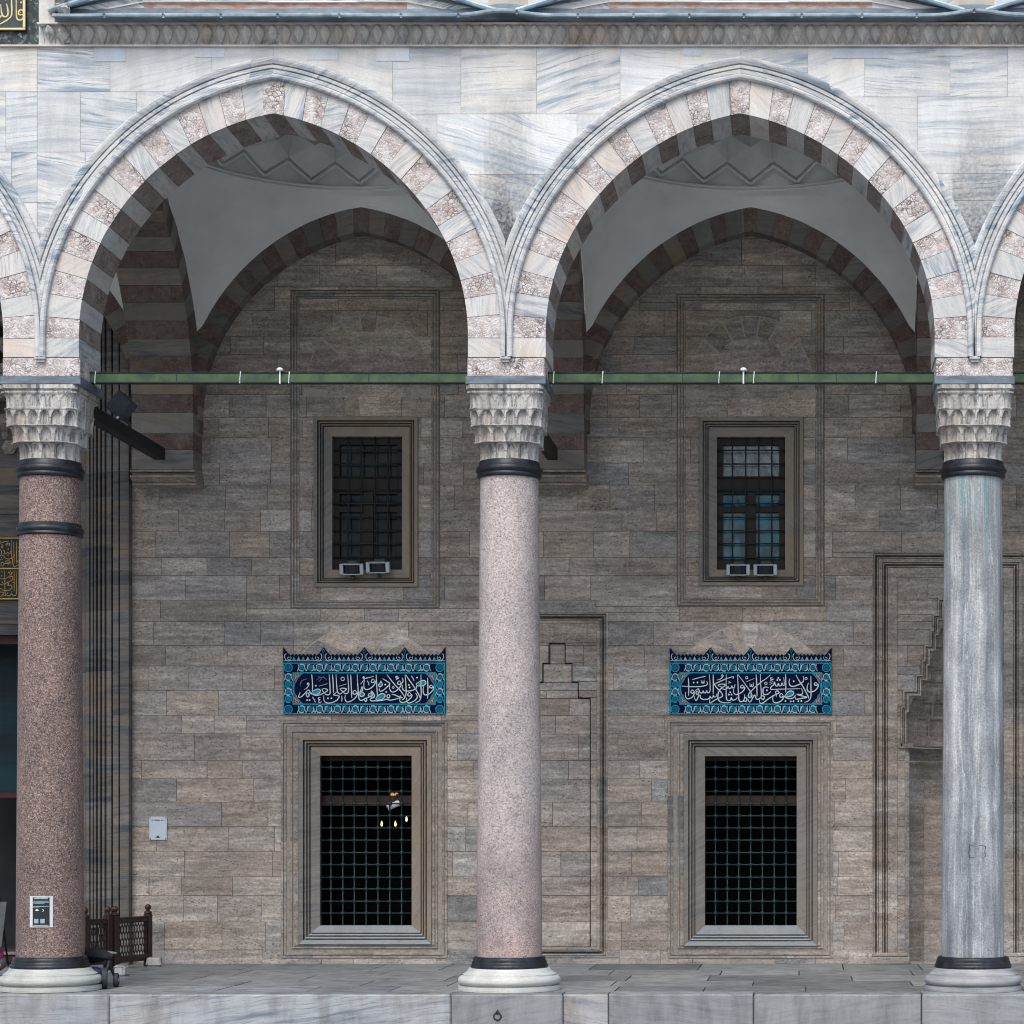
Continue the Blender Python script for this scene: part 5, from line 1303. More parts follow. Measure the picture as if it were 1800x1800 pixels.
    for s, px in ((1, x0 + 19), (-1, x1 - 19)):
        ca = MB()
        lob = [(16, yt), (12.5, yt + 2.2), (9.5, yt + 6), (6.5, yt + 9), (5.2, yt + 13), (1.5, yt + 18), (0.2, ym)]
        full = lob + [(a, yb_ - (b - yt)) for a, b in lob[-2::-1]]
        ed = smooth([(X(px + s * a), Z(b)) for a, b in full], 4)
        stroke(ca, ed, .75 * k, b2, .001, 1, False, False)
        for half in (lob, [(a, yb_ - (b - yt)) for a, b in lob]):
            q = [(X(px + s * a), b0, Z(b)) for a, b in half[:-1]]
            cor = (X(px), b0, Z(half[0][1]))
            for u, v_ in zip(q, q[1:]): ca.face([cor, u, v_], 4)
            yk = half[0][1]; d = 1 if yk < ym else -1
            stroke(ca, [(X(px + s * 1), Z(yk + d * 11)), (X(px + s * 4), Z(yk + d * 6)), (X(px + s * 2), Z(yk + d * 2))], .45 * k, b1, .0008, 3)
            stroke(ca, [(X(px + s * 4), Z(yk + d * 6)), (X(px + s * 8), Z(yk + d * 4)), (X(px + s * 7), Z(yk + d * 1))], .45 * k, b1, .0008, 3)
        L(ca.build('cartouche_end', [M['navy'], M['turq'], M['teal_g'], M['pale_g'], M['red_g']], root))
    # lettering
    le_ = MB(); ly0 = Y - .004
    cv = lambda o, p: (X(T[o][0] + p[0] / 12), Z(T[o][1] + p[1] / 12))
    for i, s in enumerate(T['fills']): le_.face([(*(lambda q: (q[0], Y - .002 - i * .0002, q[1]))(cv(s[0], p)),) for p in s[1:]], 1)
    for s in T['strokes']: stroke(le_, [cv(s[0], p) for p in s[1:]], 0.92 * k, ly0, .003, 0)
    for s in T['thin']: stroke(le_, [cv(s[0], p) for p in s[1:]], .72 * k, ly0, .002, 0)
    for s in T['faint']: stroke(le_, [cv(s[0], p) for p in s[1:]], .7 * k, ly0, .002, 2)
    for (o, a, b) in T['dots']:
        q = cv(o, (a, b)); disc(le_, q[0], q[1], 1.55 * k, Y - .006, 0, 8)
    for (o, a, b, r) in T['rings']:
        q = cv(o, (a, b)); stroke(le_, circ(q[0], q[1], r / 12 * k), .6 * k, ly0, .002, 0, False, False)
    L(le_.build('lettering', [mat_simple('white_glaze_letters', (.62, .74, .80), .25, .1, 12), M['turq'], mat_simple('faded_glaze', (.10, .15, .25), .3)], root))
tile_panel(498.5, 783.5, TXT1, 'blue glazed inscription panel over the lower window with lit lamps, left of the middle column')
tile_panel(1177.5, 1462, TXT2, 'blue glazed inscription panel over the lower window right of the middle column')

# ------------------------------------------------------------------ gilded inscriptions
def gold_panel(name, label, origin, sc, Yp, board, strokes, dots, frames, w, mat_b, mat_g):
    X = lambda a: fx(origin[0] + a / sc, Yp); Z = lambda b: fz(origin[1] + b / sc, Yp)
    root = empty(name, label, 'inscription', (X(board[0]), Yp, Z(board[3])))
    L = lambda o: setattr(o, 'location', (-root.location.x, -root.location.y, -root.location.z))
    g = MB(); g.box(X(board[0]), X(board[2]), Yp, Yp + .06, Z(board[3]), Z(board[1]), 0, (.5, .5, .5)); L(g.build('board', mat_b, root))
    f = MB()
    for (a, b, c, d) in frames:
        f = MB(); f.box(X(a), X(c), Yp - .02, Yp - .001, Z(d), Z(b), 0, (.5, .5, .5), c=.004); L(f.build('gilded_frame', mat_g, root))
    s = MB()
    for st_ in strokes: stroke(s, [(X(a), Z(b)) for a, b in st_], w / sc / 150, Yp - .001, .008, 0)
    for (a, b, r) in dots: stroke(s, circ(X(a), Z(b), r / sc / 150 * .5, 8), r / sc / 150 * .5, Yp - .001, .008, 0, False, False)
    L(s.build('lettering', mat_g, root)); return root
gp = gold_panel('inscription_panel', 'black panel with gold lettering in two rows above the dark doorway', (0, 920), 8.18, 6.80, (-420, 205, 330, 1095),
 [[(165, 245), (165, 400), (185, 560), (200, 620), (240, 610), (285, 580)], [(200, 260), (203, 430), (205, 580)], [(235, 260), (240, 420), (238, 580)], [(0, 290), (60, 265), (130, 258)], [(20, 300), (40, 310), (40, 345), (20, 345), (25, 320)], [(85, 300), (110, 285), (100, 315), (85, 300)], [(120, 300), (145, 290), (130, 330)],
  [(45, 395), (65, 395), (70, 430), (95, 440), (115, 415), (130, 440), (155, 425), (150, 395)], [(60, 440), (60, 480), (100, 510), (150, 510), (200, 480), (215, 440)], [(0, 370), (25, 400), (20, 450), (0, 470)], [(0, 600), (40, 615), (60, 585), (85, 575), (120, 585), (150, 580), (165, 560)], [(90, 570), (85, 545), (130, 540), (150, 555), (110, 570), (135, 585)], [(255, 530), (280, 530), (275, 555), (255, 550), (262, 530)], [(265, 400), (285, 420), (280, 460), (265, 450)], [(30, 590), (15, 570), (40, 560), (55, 580)],
  [(70, 680), (72, 850), (75, 1000), (95, 1030)], [(205, 680), (205, 850), (207, 980)], [(235, 680), (240, 900), (240, 1010), (215, 1040), (185, 1030), (165, 1010), (150, 1040), (120, 1040), (95, 1030), (60, 1040), (0, 1050)], [(272, 680), (275, 850), (272, 1000)], [(20, 685), (40, 710)], [(0, 790), (50, 800), (110, 780), (150, 740), (130, 700), (115, 720)], [(0, 880), (60, 870), (130, 840), (180, 810), (185, 770), (150, 765), (145, 800)], [(100, 840), (120, 870), (105, 890)], [(180, 850), (210, 840)],
  [(130, 860), (120, 890), (165, 890), (170, 930), (120, 965), (50, 960), (0, 930)], [(0, 990), (40, 990), (55, 1010), (20, 1040)], [(160, 720), (175, 700), (165, 740)]],
 [(120, 370, 12), (118, 465, 12), (8, 462, 10), (38, 462, 10), (10, 520, 10), (40, 520, 10), (25, 490, 10), (25, 755, 12), (35, 845, 12), (108, 1005, 12), (150, 690, 10), (165, 985, 9), (8, 265, 10), (270, 350, 10)],
 [(-420, 205, 330, 222), (-420, 640, 330, 660), (-420, 1075, 330, 1095)], 7.0, mat_simple('black_green_panel', (.010, .016, .017), .5), M['gold'])
gp.parent = portal; gp.location = (gp.location.x - portal.location.x, gp.location.y - portal.location.y, gp.location.z)
del gp['category']
gold_panel('inscription_tablet', 'gilt framed dark tablet with pale gold letters at the top left corner', (0, 0), 15.0, -0.03, (-1500, -1100, 680, 800),
 [[(305, -300), (310, 100), (315, 330), (290, 440), (180, 540), (60, 610), (-40, 650)], [(430, -300), (432, 100), (435, 400), (455, 500), (510, 535), (580, 520), (625, 450), (640, 370), (620, 300), (560, 265), (505, 290), (495, 370), (540, 400), (590, 390), (620, 440)], [(20, 120), (40, 300), (60, 390), (100, 440), (160, 445), (210, 400), (215, 300), (195, 180), (170, 100)], [(55, 380), (20, 450), (-40, 480)], [(150, -60), (155, 20)], [(560, 330), (530, 330)]],
 [(565, 70, 30)], [(-1500, 745, 680, 800), (612, -1100, 680, 744)], 24, M['slate'], M['gold_pale'])

# ------------------------------------------------------------------ tie beams, lamps, small equipment
clipm = mat_simple('pale_plastic_clip', (.62, .70, .68), .5)
GL = ['green iron tie beam at the left edge behind the red column', 'green iron tie beam across the left full arch, one white lamp on it', 'green iron tie beam across the right full arch, several white clips on it', 'green iron tie beam right of the grey column, cut by the right edge', 'green iron tie beam beyond the right edge']
for i in range(5):
    zc_ = fz(665.5, .42); a, b = P[i] + .42, P[i + 1] - .42
    root = empty('tie_beam', GL[i], 'tie beam', ((a + b) / 2, .42, zc_), 'green tie beams of the front arches')
    tb = MB(); tb.box(-(b - a) / 2, (b - a) / 2, -.05, .05, -.052, .052, 0, (.5, .5, .5), c=.004)
    tb.box(-(b - a) / 2, (b - a) / 2, -.056, .056, -.060, -.052, 1, (.5, .5, .5)); tb.box(-(b - a) / 2, (b - a) / 2, -.056, .056, .0525, .059, 1, (.5, .5, .5))
    tb.build('beam', [M['green'], mat_simple('dark_green_edge', (.008, .02, .018), .6)], root)
    px_l = {1: [167, 422, 508], 2: [973, 1059, 1264, 1325, 1540]}.get(i, [])
    for px in px_l:
        c = MB(); x = fx(px, .36) - (a + b) / 2; c.tube([(x - .004, -.058, -.068), (x, -.062, 0), (x + .006, -.058, .075)], .006, 6); c.build('clip', clipm, root)
    for px in {1: [310, 648], 2: [1403, 1470, 1200]}.get(i, []):
        c = MB(); x = fx(px, .36) - (a + b) / 2; c.box(x - .006, x + .006, -.0525, .0525, -.0515, .0515); c.build('seam', mat_simple('dark_seam', (.015, .04, .03), .7), root)
    cb_ = MB(); pts = [(-(b - a) / 2 + (b - a) * k / 40, -.045, .066 + .004 * math.sin(k * 1.7)) for k in range(41)]; cb_.tube(pts, .006, 5); cb_.build('cable', M['black'], root)
for k, px in enumerate((493, 1307)):
    zb = fz(665.5, .40) + .06
    root = empty('beam_lamp', ['small white mushroom-shaped lamp on the green beam of the left full arch', 'small white mushroom-shaped lamp on the green beam of the right full arch'][k], 'lamp', (fx(px, .38), .38, zb), 'small lamps on the green beams')
    s = MB(); s.tube([(0, -.03, -.13), (0, -.03, .03)], .010, 8); s.build('stem', M['white'], root)
    s = MB(); s.lathe([(0, .02), (.036, .022), (.041, .032), (.036, .046), (.022, .058), (0, .062)], 0, -.03, 16); s.build('cap', M['white'], root, smooth=True)
BL = ['black beam running back to the wall beyond the left edge', 'black beam running back from the red column to the wall, loudspeaker on it', 'black beam running back from the pale pink column to the wall', 'black beam running back behind the grey column', 'black beam running back beyond the right edge']
for i in range(5):
    root = empty('brace_beam', BL[i], 'tie beam', (P[i], .8, 7.12), 'black beams from column to wall')
    s = MB(); s.box(-.075, .075, 0, 4.10, -.085, .085, 0, (.5, .5, .5), c=.008); s.build('beam', M['black'], root)
# loudspeaker fixed on the black beam
ly = 1.9; root = empty('loudspeaker', 'small dark grey tilted loudspeaker box beside the red column capital', 'loudspeaker', (fx(214, ly), ly, fz(714, ly)))
s = MB(); s.box(-.135, .135, -.09, .09, -.135, .135, 0, (.5, .5, .5), c=.015); o = s.build('cabinet', mat_simple('dark_grey_cabinet', (.04, .05, .06), .6), root); o.rotation_euler = (math.radians(-12), math.radians(40), math.radians(-25))
s = MB(); s.ball((0, 0, 0), .017, 8); o = s.build('indicator', mat_simple('white_indicator', (.7, .8, .85), .3), root, loc=(-.012, -.13, -.165))
s = MB(); s.tube([(.02, .0, -.10), (.10, 0, -.24)], .02, 8); s.build('bracket', M['black'], root)

FLAB = ['square floodlight on the sill of the dark upper window, left of two', 'square floodlight on the sill of the dark upper window, right of two', 'square floodlight on the sill of the blue glass upper window, left of two', 'square floodlight on the sill of the blue glass upper window, right of two']
def floodlight():
    root = empty('floodlight', FLAB[0], 'floodlight', (0, 0, 0), 'floodlights on the upper window sills')
    s = MB()
    for (x0, x1, z0, z1) in ((-.165, -.115, -.075, .075), (.115, .165, -.075, .075)): s.box(x0, x1, -.06, .03, z0, z1, 0, (.5, .5, .5), c=.01)
    s.box(-.115, .115, -.055, .03, .062, .075, 0, (.5, .5, .5)); s.box(-.115, .115, -.055, .03, -.078, -.066, 0, (.5, .5, .5))
    o = s.build('frame', M['silver'], root); o.rotation_euler.x = math.radians(14)
    s = MB(); n = 10
    P_ = [[(-.115 + .23 * k / n, -.012 - .03 * (1 - (2 * k / n - 1) ** 2), z) for k in range(n + 1)] for z in (-.066, .062)]
    s.grid(P_); o = s.build('lens', M['blackgloss'], root, smooth=True); o.rotation_euler.x = math.radians(14)
    s = MB(); s.box(-.11, .11, .03, .09, -.06, .06, 0, (.5, .5, .5), c=.015); s.box(-.07, .09, .02, .12, .07, .125, 0, (.5, .5, .5), c=.015); s.build('housing', mat_simple('grey_housing', (.05, .055, .06), .6), root)
    s = MB(); s.box(-.02, .02, .04, .09, -.14, .0, 0, (.5, .5, .5)); s.build('bracket', M['dark_iron'], root)
    return root
f0 = floodlight()
for k, (px, py, rz) in enumerate(((618.5, 1000, .05), (665, 997, -.05), (1297.5, 1001, .03), (1345.5, 1001, -.03))):
    o = f0 if k == 0 else copy_tree(f0); o.location = (fx(px, WY - .12), WY - .12, fz(py, WY - .12)); o.rotation_euler.z = rz; o['label'] = FLAB[k]

# security camera and chandelier behind the left lower window
cy_ = WY + .19
root = empty('security_camera', 'white bullet security camera behind the grille of the left lower window', 'camera', (fx(692, cy_), cy_, fz(1416, cy_)))
s = MB(); s.tube([(-.085, -.03, -.035), (.07, .035, .04)], [.040, .046], 12); s.build('housing', M['white'], root)
s = MB(); s.tube([(-.088, -.032, -.037), (-.091, -.034, -.039)], .030, 12); s.build('lens', M['blackgloss'], root)
s = MB(); s.tube([(.03, .03, .03), (.03, .06, .15), (.03, .20, .16)], .013, 8); s.build('bracket', M['dark_iron'], root)
cy_ = WY + 3.2
root = empty('chandelier', 'iron lamp ring with lit candle bulbs glowing inside the left lower window', 'chandelier', (fx(693, cy_), cy_, fz(1448, cy_)))
s = MB(); rr = .30
s.tube([(rr * math.cos(2 * PI * k / 24), rr * math.sin(2 * PI * k / 24), -.10) for k in range(25)], .012, 6)
for k in range(3): s.tube([(rr * math.cos(2.1 * k), rr * math.sin(2.1 * k), -.1), (0, 0, .72)], .006, 5)
s.build('ring', M['dark_iron'], root)
glow = mat_emit('lit_warm_bulb', (1.0, .62, .22), 2.2)
for (px, py) in ((671, 1448), (695, 1448), (714.5, 1439.5)):
    s = MB(); x, z = fx(px, cy_) - root.location.x, fz(py, cy_) - root.location.z
    s.lathe([(0, z - .04), (.012, z - .036), (.017, z - .01), (.012, z + .02), (.003, z + .045), (0, z + .046)], x, 0, 10); s.build('bulb', glow, root, smooth=True)
for k, x in enumerate((-.035, .035)):
    s = MB(); z = fz(1397, cy_) - root.location.z; s.box(x - .028, x + .028, -.03, .03, z - .03, z + .03, 0, (.5, .5, .5), c=.012); s.build('lantern', mat_emit('dim_amber_lantern', (1.0, .42, .12), 0.5), root)

# ------------------------------------------------------------------ signs
def plate_text(mb, x0, x1, z0, z1, Y, n, m=0, gap=.3):
    w = (x1 - x0) / n
    for k in range(n):
        if R() < .12: continue
        a = x0 + w * k; b = a + w * (1 - gap)
        mb.box(a, b, Y, Y + .002, z0, z0 + (z1 - z0) * (.75 + .25 * R()), m, (.5, .5, .5))
root = empty('wall_sign', 'small white plate screwed to the wall left of the lower window', 'sign', (wx(278.5), WY, wz(1456)))
lx, lz = root.location.x, root.location.z
s = MB(); s.box(-.125, .125, -.022, -.006, -.165, .165, 0, (.5, .5, .5), c=.004); s.build('plate', mat_simple('bluish_white_plate', (.50, .58, .66), .35, .05), root)
s = MB(); plate_text(s, -.09, .03, .108, .125, -.0245, 11); plate_text(s, .045, .093, .108, .125, -.0245, 4)
s.face([(-.03, -.0235, -.135), (.03, -.0235, -.135), (.018, -.0235, -.118), (0, -.0235, -.098), (-.018, -.0235, -.118)]); s.build('printing', mat_simple('dark_blue_print', (.02, .04, .06), .5), root)
s = MB()
for sx in (-1, 1):
    for sz in (-1, 1): s.tube([(sx * .108, -.022, sz * .148), (sx * .108, -.027, sz * .148)], .008, 8)
s.build('screw', M['dark_iron'], root)
# poster wrapped on the red column
cxp, cyp = -8.973, CY
root = empty('poster', 'white bordered black notice taped to the dark red column', 'poster', (cxp, cyp, fz(1602, .05)))
s = MB(); rad = .392
def cyl(px, py, lift):
    x = fx(px, .06) - cxp; a = math.asin(max(-1, min(1, x / rad))); r = rad + lift
    return (r * math.sin(a), -r * math.cos(a), fz(py, .06) - root.location.z)
def cyl_rect(mb, a, c, e, f, lift, m=0, n=8):
    for k in range(n):
        p, q = a + (c - a) * k / n, a + (c - a) * (k + 1) / n
        mb.face([cyl(p, f, lift), cyl(q, f, lift), cyl(q, e, lift), cyl(p, e, lift)], m)
cyl_rect(s, 53.5, 92.5, 1575, 1630, .008); s.build('paper', mat_simple('white_paper', (.60, .62, .63), .6, .04), root)
s = MB(); cyl_rect(s, 59, 87.5, 1577, 1628.5, .010); s.build('black_field', mat_simple('black_print', (.012, .018, .022), .45), root)
s = MB()
for (a, c, e, f) in ((61, 85, 1578, 1580.2), (63, 86, 1576.9, 1577.8), (60, 86.5, 1583.6, 1584.5), (60, 86.5, 1585.6, 1586.4), (60, 79, 1587.4, 1588.1), (60, 86, 1592.6, 1593.5), (60, 70, 1594.4, 1595), (60, 86, 1626.6, 1628.2), (62, 84, 1625.8, 1626.6)): cyl_rect(s, a, c, e, f, .012)
cyl_rect(s, 64, 69.5, 1599, 1600.8, .012, 1, 3); cyl_rect(s, 65, 68, 1598.2, 1599, .0125, 1, 2)
for k in range(10):
    a0, a1 = -1.2 + k * .24, -.96 + k * .24
    s.face([cyl(75.5 + 2.6 * math.cos(a0), 1600.3 + 2.6 * math.sin(a0), .012), cyl(75.5 + 2.6 * math.cos(a1), 1600.3 + 2.6 * math.sin(a1), .012), cyl(74.8 + 2.3 * math.cos(a1), 1600.3 + 2.2 * math.sin(a1), .012), cyl(74.8 + 2.3 * math.cos(a0), 1600.3 + 2.2 * math.sin(a0), .012)], 1)
for a in (61.8, 72.3): cyl_rect(s, a, a + 7.4, 1615.2, 1622.8, .012, 2, 4)
s.build('printing', [mat_simple('pale_teal_print', (.30, .42, .46), .5), mat_simple('white_print', (.75, .78, .78), .5), mat_simple('pale_blue_square', (.30, .38, .44), .5)], root)
# standing board at the left edge
by = 4.6; root = empty('standing_board', 'grey standing notice board cut by the left edge', 'sign board', (fx(-22, by), by, 0))
s = MB(); w0 = fx(4.5, by) - root.location.x
s.face([(-.4, 0, .06), (w0 - .045, 0, .06), (w0 + .0, .16, fz(1586, by)), (-.4, .16, fz(1586, by))]); s.face([(-.4, .03, .06), (w0 - .045, .03, .06), (w0, .19, fz(1586, by)), (-.4, .19, fz(1586, by))])
s.face([(w0 - .045, 0, .06), (w0 - .045, .03, .06), (w0, .19, fz(1586, by)), (w0, .16, fz(1586, by))]); s.build('panel', mat_simple('grey_panel', (.055, .066, .074), .5), root)
s = MB(); s.tube([(-.3, .16, 1.0), (-.3, .5, 0.01)], .015, 6); s.tube([(w0 - .1, .16, 1.0), (w0 - .1, .5, 0.01)], .015, 6); s.box(-.4, w0 - .05, -.01, .02, .0, .06); s.build('leg', M['dark_iron'], root)

# ------------------------------------------------------------------ wooden barrier, stone blocks, pushchair
def barrier(pa, pb, label):
    (ax, ay), (bx, by_) = pa, pb
    L_ = math.hypot(bx - ax, by_ - ay)
    root = empty('wooden_barrier', label, 'barrier', (ax, ay, 0), 'carved wooden barrier panels'); root.rotation_euler.z = math.atan2(by_ - ay, bx - ax)
    H = .70
    for x in (0.04, L_ - .04):
        s = MB(); s.box(x - .045, x + .045, -.045, .045, 0.0, H + .03, 0, (.5, .5, .5), c=.005); s.lathe([(.045, H + .03), (.055, H + .04), (.05, H + .06), (.026, H + .075), (.024, H + .09)], x, 0, 12); po = s.build('post', M['wood_dk'], root)
        s = MB(); s.ball((x, 0, H + .12), .044, 14); s.build('finial', mat_simple('polished_brown_wood', (.05, .02, .015), .35), po, smooth=True)
    s = MB(); s.box(.085, L_ - .085, -.035, .035, H - .08, H - .02, 0, (.5, .5, .5), c=.008); s.box(.085, L_ - .085, -.03, .03, H - .02, H, 0, (.5, .5, .5), c=.004); s.box(.085, L_ - .085, -.035, .035, .08, .17, 0, (.5, .5, .5), c=.008); s.box(.085, .11, -.025, .025, .17, H - .08); s.box(L_ - .11, L_ - .085, -.025, .025, .17, H - .08); s.build('rail', M['wood_dk'], root)
    s = MB(); x0, x1, z0, z1 = .11, L_ - .11, .17, H - .08
    p = .062; nx_ = max(2, int((x1 - x0) / p)); nz_ = int((z1 - z0) / (p * 1.5)) + 1
    for i in range(nx_ + 1):       # honeycomb lattice of turned slats
        for j in range(nz_ + 1):
            cx_ = x0 + (i + .5 * (j % 2)) * (x1 - x0) / nx_; cz_ = z0 + j * (z1 - z0) / nz_; h = (z1 - z0) / nz_
            if cx_ > x1 + .001: continue
            q = (x1 - x0) / nx_ / 2
            s.tube([(cx_, 0, cz_ - h * .28), (cx_, 0, min(z1, cz_ + h * .28))], .0085, 5)
            for d in (-1, 1):
                if x0 - .001 <= cx_ + d * q <= x1 + .001 and cz_ + h * .72 <= z1 + .01: s.tube([(cx_, 0, cz_ + h * .28), (cx_ + d * q, 0, cz_ + h * .72)], .0085, 5)
    s.build('lattice', M['wood_dk'], root)
    return root
B1 = (fx(263, 5.15), 5.15); B2 = (fx(199, 4.3), 4.3); B3 = (fx(193, 4.25), 4.25); B4 = (fx(146, 3.75), 3.75)
barrier(B2, B1, 'dark wooden lattice barrier panel against the wall, right of two')
barrier(B4, B3, 'dark wooden lattice barrier panel half hidden by the red column')
def stone(px, py, Y, w, h, d, rz, label, shade):
    root_l = (fx(px, Y), Y, 0)
    s = MB(); s.box(-w / 2, w / 2, -d / 2, d / 2, 0, h, 0, (.5, .5, .5), c=.022)
    o = s.build('stone_block', shade, loc=root_l)
    rs = random.Random(px)
    for v_ in o.data.vertices: v_.co += Vector((rs.uniform(-1, 1), rs.uniform(-1, 1), rs.uniform(-1, .6) if v_.co.z > .03 else 0)) * .008
    o.rotation_euler.z = rz; tag(o, label, 'stone block')
stone(271, 1700, 5.0, .20, .125, .16, .15, 'grey rough stone block at the wall, under the end of the barrier', M['stone_white'])
stone(213, 1712, 2.95, .15, .145, .16, -.1, 'white squared stone block behind the pushchair wheels', mat_simple('pale_squared_stone', (.46, .45, .45), .85, .15, 14, 0, .3))
# pushchair lying low behind the column base
root = empty('pushchair', 'black folded pushchair behind the base of the red column', 'pushchair', (fx(150, .95), .98, 0))
lx = root.location.x
def wheel(px, Y, r, rz, w=.03):
    o = bpy.data.objects.new('wheel', None); COL.objects.link(o); o.parent = root; o.location = (fx(px, Y) - lx, Y - .98, r); o.rotation_euler = (0, 0, rz); o.empty_display_size = .1
    s = MB(); n = 24
    prof_ = [(-w, r - .02), (-w, r - .006), (-w * .5, r), (w * .5, r), (w, r - .006), (w, r - .02)]
    s.grid([[(x, rr * math.cos(2 * PI * k / n), rr * math.sin(2 * PI * k / n)) for k in range(n)] for x, rr in prof_], closed=True); s.build('tyre', mat_simple('grey_black_rubber', (.03, .042, .05), .7), o, smooth=True)
    s = MB(); s.tube([(-w * .8, 0, 0), (w * .8, 0, 0)], r - .022, 20); s.build('rim', M['blackgloss'], o); s = MB(); s.tube([(-w * 1.1, 0, 0), (w * 1.1, 0, 0)], .02, 10); s.build('hub', M['silver'], o)
wheel(183, .62, .125, .35, .034); wheel(204, .90, .085, .2, .030); wheel(88, .95, .15, .1); wheel(96, 1.40, .15, .1)
s = MB(); X_ = lambda p, Y: fx(p, Y) - lx
for (a, b) in (((183, .62, .125), (192, .75, .32)), ((204, .90, .085), (190, .85, .32)), ((192, .75, .36), (118, 1.0, .40)), ((188, .95, .34), (90, .95, .18)), ((192, 1.2, .34), (96, 1.4, .18)), ((188, .80, .36), (192, 1.2, .36)), ((183, .72, .30), (206, 1.1, .42))):
    s.tube([(X_(a[0], a[1]), a[1] - .98, a[2]), (X_(b[0], b[1]), b[1] - .98, b[2])], .019, 8)
s.build('frame', M['black'], root)
s = MB()
s.tube([(X_(195, .85), -.1, .34), (X_(180, .85), -.1, .39), (X_(150, .9), 0, .385), (X_(110, 1), 0, .42)], [.05, .075, .085, .10], 12); o = s.build('seat', mat_simple('black_fabric', (.014, .016, .019), .85), root, smooth=True)
s = MB(); s.tube([(X_(205, 1.0), .02, .405), (X_(190, 1.0), .02, .40), (X_(180, 1.0), .02, .385)], [.012, .035, .05], 10); s.build('footrest', mat_simple('grey_plastic', (.22, .25, .28), .5), root, smooth=True)
s = MB(); s.ball((0, 0, 0), .12, 14, sc=(1.15, .9, .62)); o = s.build('blue_bag', mat_simple('blue_nylon', (.02, .05, .16), .6, .4, 9, col2=(.10, .08, .25)), root, smooth=True, loc=(X_(163, .95), -.02, .17))

# mooring ring on the platform edge
root = empty('iron_ring', 'iron ring in a round rosette on the platform edge below the middle column', 'ring', (fx(875, -.25), -.25, fz(1778, -.25)))
s = MB(); s.tube([(0, .0, .012), (0, -.02, .012)], .062, 20); s.tube([(0, .0, -.055), (0, -.014, -.055)], .05, 18); s.build('rosette', mat_simple('pale_rosette', (.62, .66, .69), .5, .15, 10), root)
s = MB(); s.ball((0, -.03, -.01), .02, 10); s.tube([(0, -.02, .03), (0, -.035, .0), (0, -.03, -.03)], [.006, .016, .012], 8); s.build('staple', M['dark_iron'], root)
s = MB(); s.tube([(.042 * math.cos(2 * PI * k / 20), -.034, -.055 + .042 * math.sin(2 * PI * k / 20)) for k in range(21)], .0085, 8, cap=False); s.build('ring', M['dark_iron'], root, smooth=True)

